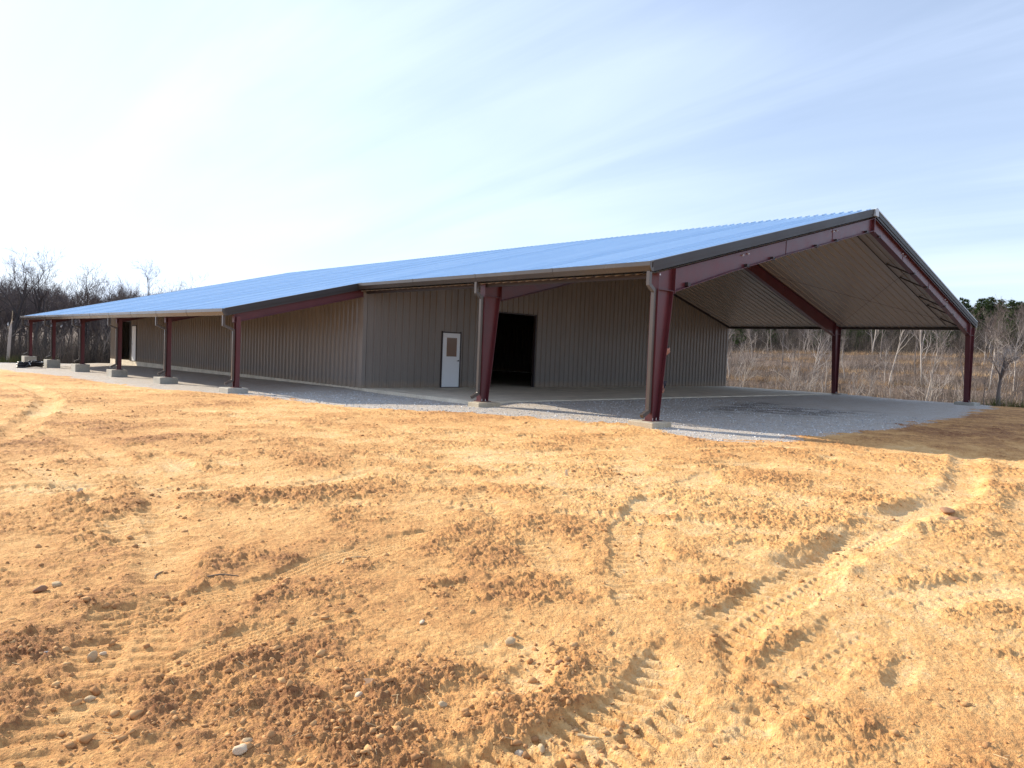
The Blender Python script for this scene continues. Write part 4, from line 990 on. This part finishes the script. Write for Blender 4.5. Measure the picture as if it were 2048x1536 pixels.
# --- far woods as a mass: merged copies of lighter trees
def merge(name, specs, mat_, label, tri=False):
    VV, QQ, off = [], [], 0
    for me, x, y, z, s, rot, szz in specs:
        v = np.empty(len(me.vertices)*3, np.float32); me.vertices.foreach_get('co', v); v = v.reshape(-1, 3)*np.array([s, s, s*szz])
        c, sn_ = math.cos(rot), math.sin(rot); v = np.stack([v[:, 0]*c-v[:, 1]*sn_+x, v[:, 0]*sn_+v[:, 1]*c+y, v[:, 2]+z], -1)
        q = np.empty(len(me.loops), np.int32); me.loops.foreach_get('vertex_index', q); QQ.append(q+off); VV.append(v); off += len(v)
    VV = np.concatenate(VV); QQ = np.concatenate(QQ).reshape(-1, 3 if tri else 4)
    o = link(bpy.data.objects.new(name, quads_mesh(name, VV, QQ, mat_))); tag(o, label, 'woods', kind='stuff')
def far_mesh(seed, lv=3):
    r = np.random.RandomState(seed); tr, tw = grow(r, 10, r.uniform(-.08, .08), .3, .5, lv, .13, .28, (5, 8), True); a = np.concatenate([tr, tw]); a[:, 6:] = np.maximum(a[:, 6:], .014); return seg_mesh('far_tree', a, M['twigd'], 3)
FM = [far_mesh(s) for s in (21, 22, 23, 24)]
sp = []
for i in range(330):
    bb = rs2.uniform(-2, 30); d = rs2.uniform(86, 165); x, y = at(bb, d); sp.append((FM[rs2.randint(4)], x, y, gz1(x, y), rs2.uniform(.64, .92)*(d/105)**.6*(.85 if bb > 19.5 else 1), rs2.rand()*6, 1.))
merge('distant_bare_woods', sp, M['twigd'], 'dense dark mass of leafless woods far beyond the left end of the building')
sp = []
for i in range(200):
    xx_ = rs2.uniform(98, 165); b_ = rs2.uniform(57, 91); x, y = xx_, CAM[1]+(xx_-CAM[0])/math.tan(R(b_)); sp.append((FM[rs2.randint(4)], x, y, gz1(x, y), rs2.uniform(.6, .9), rs2.rand()*6, 1.))
merge('distant_slope_woods', sp, M['twigd'], 'tangle of grey trunks filling the wood at the top of the slope')
PM = [tree_meshes('pine', s, 'barkp', 'needle')[1] for s in (1, 2, 3, 4)]
sp = []
for i in range(290):
    xx_ = rs2.uniform(118, 160); b_ = rs2.uniform(57, 91); x, y = xx_, CAM[1]+(xx_-CAM[0])/math.tan(R(b_)); sp.append((PM[rs2.randint(4)], x, y, gz1(x, y)-1.5, rs2.uniform(.84, 1.0)*(1 if b_ > 70 else .9), rs2.rand()*6, .95))
merge('distant_pines', sp, M['needle'], 'dark green mass of further pines behind the tree line on the right', True)

# --- brush and dry grass
m = M['brushm'] = mat('brush_stems', (.2, .15, .12), .9, 0, .2); N = NT(m)
N.set('Base Color', N.ramp(N.attr('tone'), [(0., (.034, .030, .029)), (.3, (.078, .066, .058)), (.6, (.138, .116, .098)), (.85, (.25, .20, .17)), (1., (.55, .49, .45))]))
m = M['grassm'] = mat('dry_grass', (.4, .3, .18), .9, 0, .2); N = NT(m)
N.set('Base Color', N.ramp(N.attr('tone'), [(0., (.05, .07, .02)), (.18, (.10, .12, .035)), (.24, (.14, .095, .06)), (.6, (.36, .24, .14)), (1., (.62, .46, .29))]))
def brush(name, X_, Y_, H_, tone, label, seed, side=2, thick=.007):
    r = np.random.RandomState(seed); Zg = gz(X_, Y_); n = len(X_); P0 = np.stack([X_, Y_, Zg-.05], -1)
    d1 = np.stack([r.randn(n)*.16, r.randn(n)*.16, np.ones(n)], -1); d2 = d1+np.stack([r.randn(n)*.3, r.randn(n)*.3, np.zeros(n)], -1)
    P1 = P0+d1*(H_*.5)[:, None]; P2 = P1+d2*(H_*.5)[:, None]; th_ = thick*(.6+.8*r.rand(n))
    S_ = [np.concatenate([P0, P1, th_[:, None], th_[:, None]*.8], 1), np.concatenate([P1, P2, th_[:, None]*.8, th_[:, None]*.35], 1)]; T_ = [tone, tone]
    for _ in range(side):
        t = r.rand(n)[:, None]; q = np.where(r.rand(n)[:, None] < .5, P0+(P1-P0)*t, P1+(P2-P1)*t); dd = np.stack([r.randn(n)*.55, r.randn(n)*.55, .35+.7*r.rand(n)], -1)
        S_.append(np.concatenate([q, q+dd*(H_*.28)[:, None], th_[:, None]*.6, th_[:, None]*.25], 1)); T_.append(tone)
    o = link(bpy.data.objects.new(name, seg_mesh(name, np.concatenate(S_), M['brushm'], 3, np.concatenate(T_)))); tag(o, label, 'brush', kind='stuff')
def grass(name, X_, Y_, H_, tone, label, seed, blades=7, w_=.012, spread=.13):
    r = np.random.RandomState(seed); n = len(X_)*blades; bx = np.repeat(X_, blades)+r.randn(n)*spread; by = np.repeat(Y_, blades)+r.randn(n)*spread
    bz = np.repeat(gz(X_, Y_), blades)-.03; h = np.repeat(H_, blades)*r.uniform(.5, 1.1, n); a = r.rand(n)*6.28; B = np.stack([bx, by, bz], -1)
    s = np.stack([np.cos(a), np.sin(a), np.zeros(n)], -1)*w_; tip = B+np.stack([r.randn(n)*.3*h, r.randn(n)*.3*h, h], -1)
    V_ = np.stack([B-s, B+s, tip], 1).reshape(-1, 3); t3 = np.repeat(np.clip(np.repeat(tone, blades)+r.randn(n)*.06, 0, 1), 3)
    o = link(bpy.data.objects.new(name, quads_mesh(name, V_, np.arange(len(V_)).reshape(-1, 3), M['grassm'], False, {'tone': t3}))); tag(o, label, 'grass', kind='stuff')
def wedge(n, x0, x1, b0, b1, r):
    xx_ = x0+(x1-x0)*r.rand(n); b_ = r.uniform(b0, b1, n); return xx_, CAM[1]+(xx_-CAM[0])/np.tan(np.radians(b_))
r3 = np.random.RandomState(5)
X_, Y_ = wedge(60000, 26.5, 100, 57, 92, r3); cl_ = fbm(X_, Y_, .13, 3, 201); q = np.clip(X_-25.6-.45*fbm(X_, Y_, .16, 3, 41)-7, 0, 200)/8.6; fr = q-np.floor(q)
k = r3.rand(len(X_)) < (.5+1.2*cl_)*np.where((fr > .80) | (fr < .12), .35, 1.); X_, Y_, cl_ = X_[k], Y_[k], cl_[k]
far_ = sst(26, 60, X_)
brush('slope_brush', X_, Y_, (.7+1.5*r3.rand(len(X_))**2)*(1+.5*cl_)*(.95-.25*far_), np.clip(.42+.9*fbm(X_, Y_, .25, 3, 205)+.24*r3.randn(len(X_)), 0, 1), 'thicket of leafless grey brown brush covering the terraced slope', 3)
X_, Y_ = wedge(20000, 82, 122, 56, 92, r3)
brush('wood_understory', X_, Y_, 1.2+2.6*r3.rand(len(X_)), np.clip(.22+.5*fbm(X_, Y_, .2, 3, 231)+.16*r3.randn(len(X_)), 0, 1), 'dark tangled understory below the trees at the top of the slope', 9, 3, .016)
X_, Y_ = wedge(30000, 26.3, 92, 57, 92, r3)
q = np.clip(X_-25.6-.45*fbm(X_, Y_, .16, 3, 41)-7, 0, 200)/8.6; fr = q-np.floor(q); lip = np.where((fr > .82) | (fr < .25), 1.9, .12)*np.clip(.60+1.8*fbm(X_, Y_, .10, 3, 211), 0, 1.4)
k = r3.rand(len(X_)) < lip*.5; X_, Y_, lip = X_[k], Y_[k], lip[k]
grass('slope_grass', X_, Y_, .28+.4*r3.rand(len(X_)), np.clip(.62+.5*fbm(X_, Y_, .3, 3, 215)+.1*r3.randn(len(X_)), .26, 1), 'dry tan grass on the lips of the terraces', 4, 8, .014, .2)
n = 34000; bb = r3.uniform(-2, 30, n); dd = 57+30*r3.rand(n)**1.5; X_ = CAM[0]+dd*np.sin(np.radians(bb)); Y_ = CAM[1]+dd*np.cos(np.radians(bb)); k = (Y_ > 49) & (r3.rand(n) < .7+.9*fbm(X_, Y_, .15, 3, 221)); X_, Y_ = X_[k], Y_[k]
brush('left_brush', X_, Y_, .9+2.2*r3.rand(len(X_))**1.6, np.clip(.34+.6*fbm(X_, Y_, .2, 3, 225)+.16*r3.randn(len(X_)), 0, 1), 'dark brown leafless undergrowth in front of the left woods', 6, 3, .009)
# green tufts that the photo shows at three spots
for px_, d, n, sp_, lb in ((28, 58.5, 40, .5, 'yellow green grassy clump at the far left edge of the pad'), (98, 58, 16, .25, 'green grass clump behind the second porch post')):
    x, y = at(pxb(px_), d); grass('grass_clump', x+r3.randn(n)*sp_, y+r3.randn(n)*sp_*.6, .35+.35*r3.rand(n), np.full(n, .16), lb, 30+n, 9, .014, .10)
x, y = brx(2040, 26.6); n = 90; grass('grass_clump', x+r3.randn(n)*.7, y+r3.randn(n)*.8, .35+.35*r3.rand(n), np.full(n, .15), 'green grass clump at the right edge beyond the dirt', 41, 12, .010, .1)
x, y = brx(1604, 31); n = 26; grass('grass_clump', x+r3.randn(n)*.45, y+r3.randn(n)*.5, .5+.5*r3.rand(n), np.full(n, .10), 'small green bush among dry grass left of the second right column', 43, 14, .018, .12)

# ------------------------------------------------------------------ render settings
sc.render.engine = 'CYCLES'; sc.cycles.max_bounces = 6; sc.cycles.diffuse_bounces = 4; sc.cycles.glossy_bounces = 3
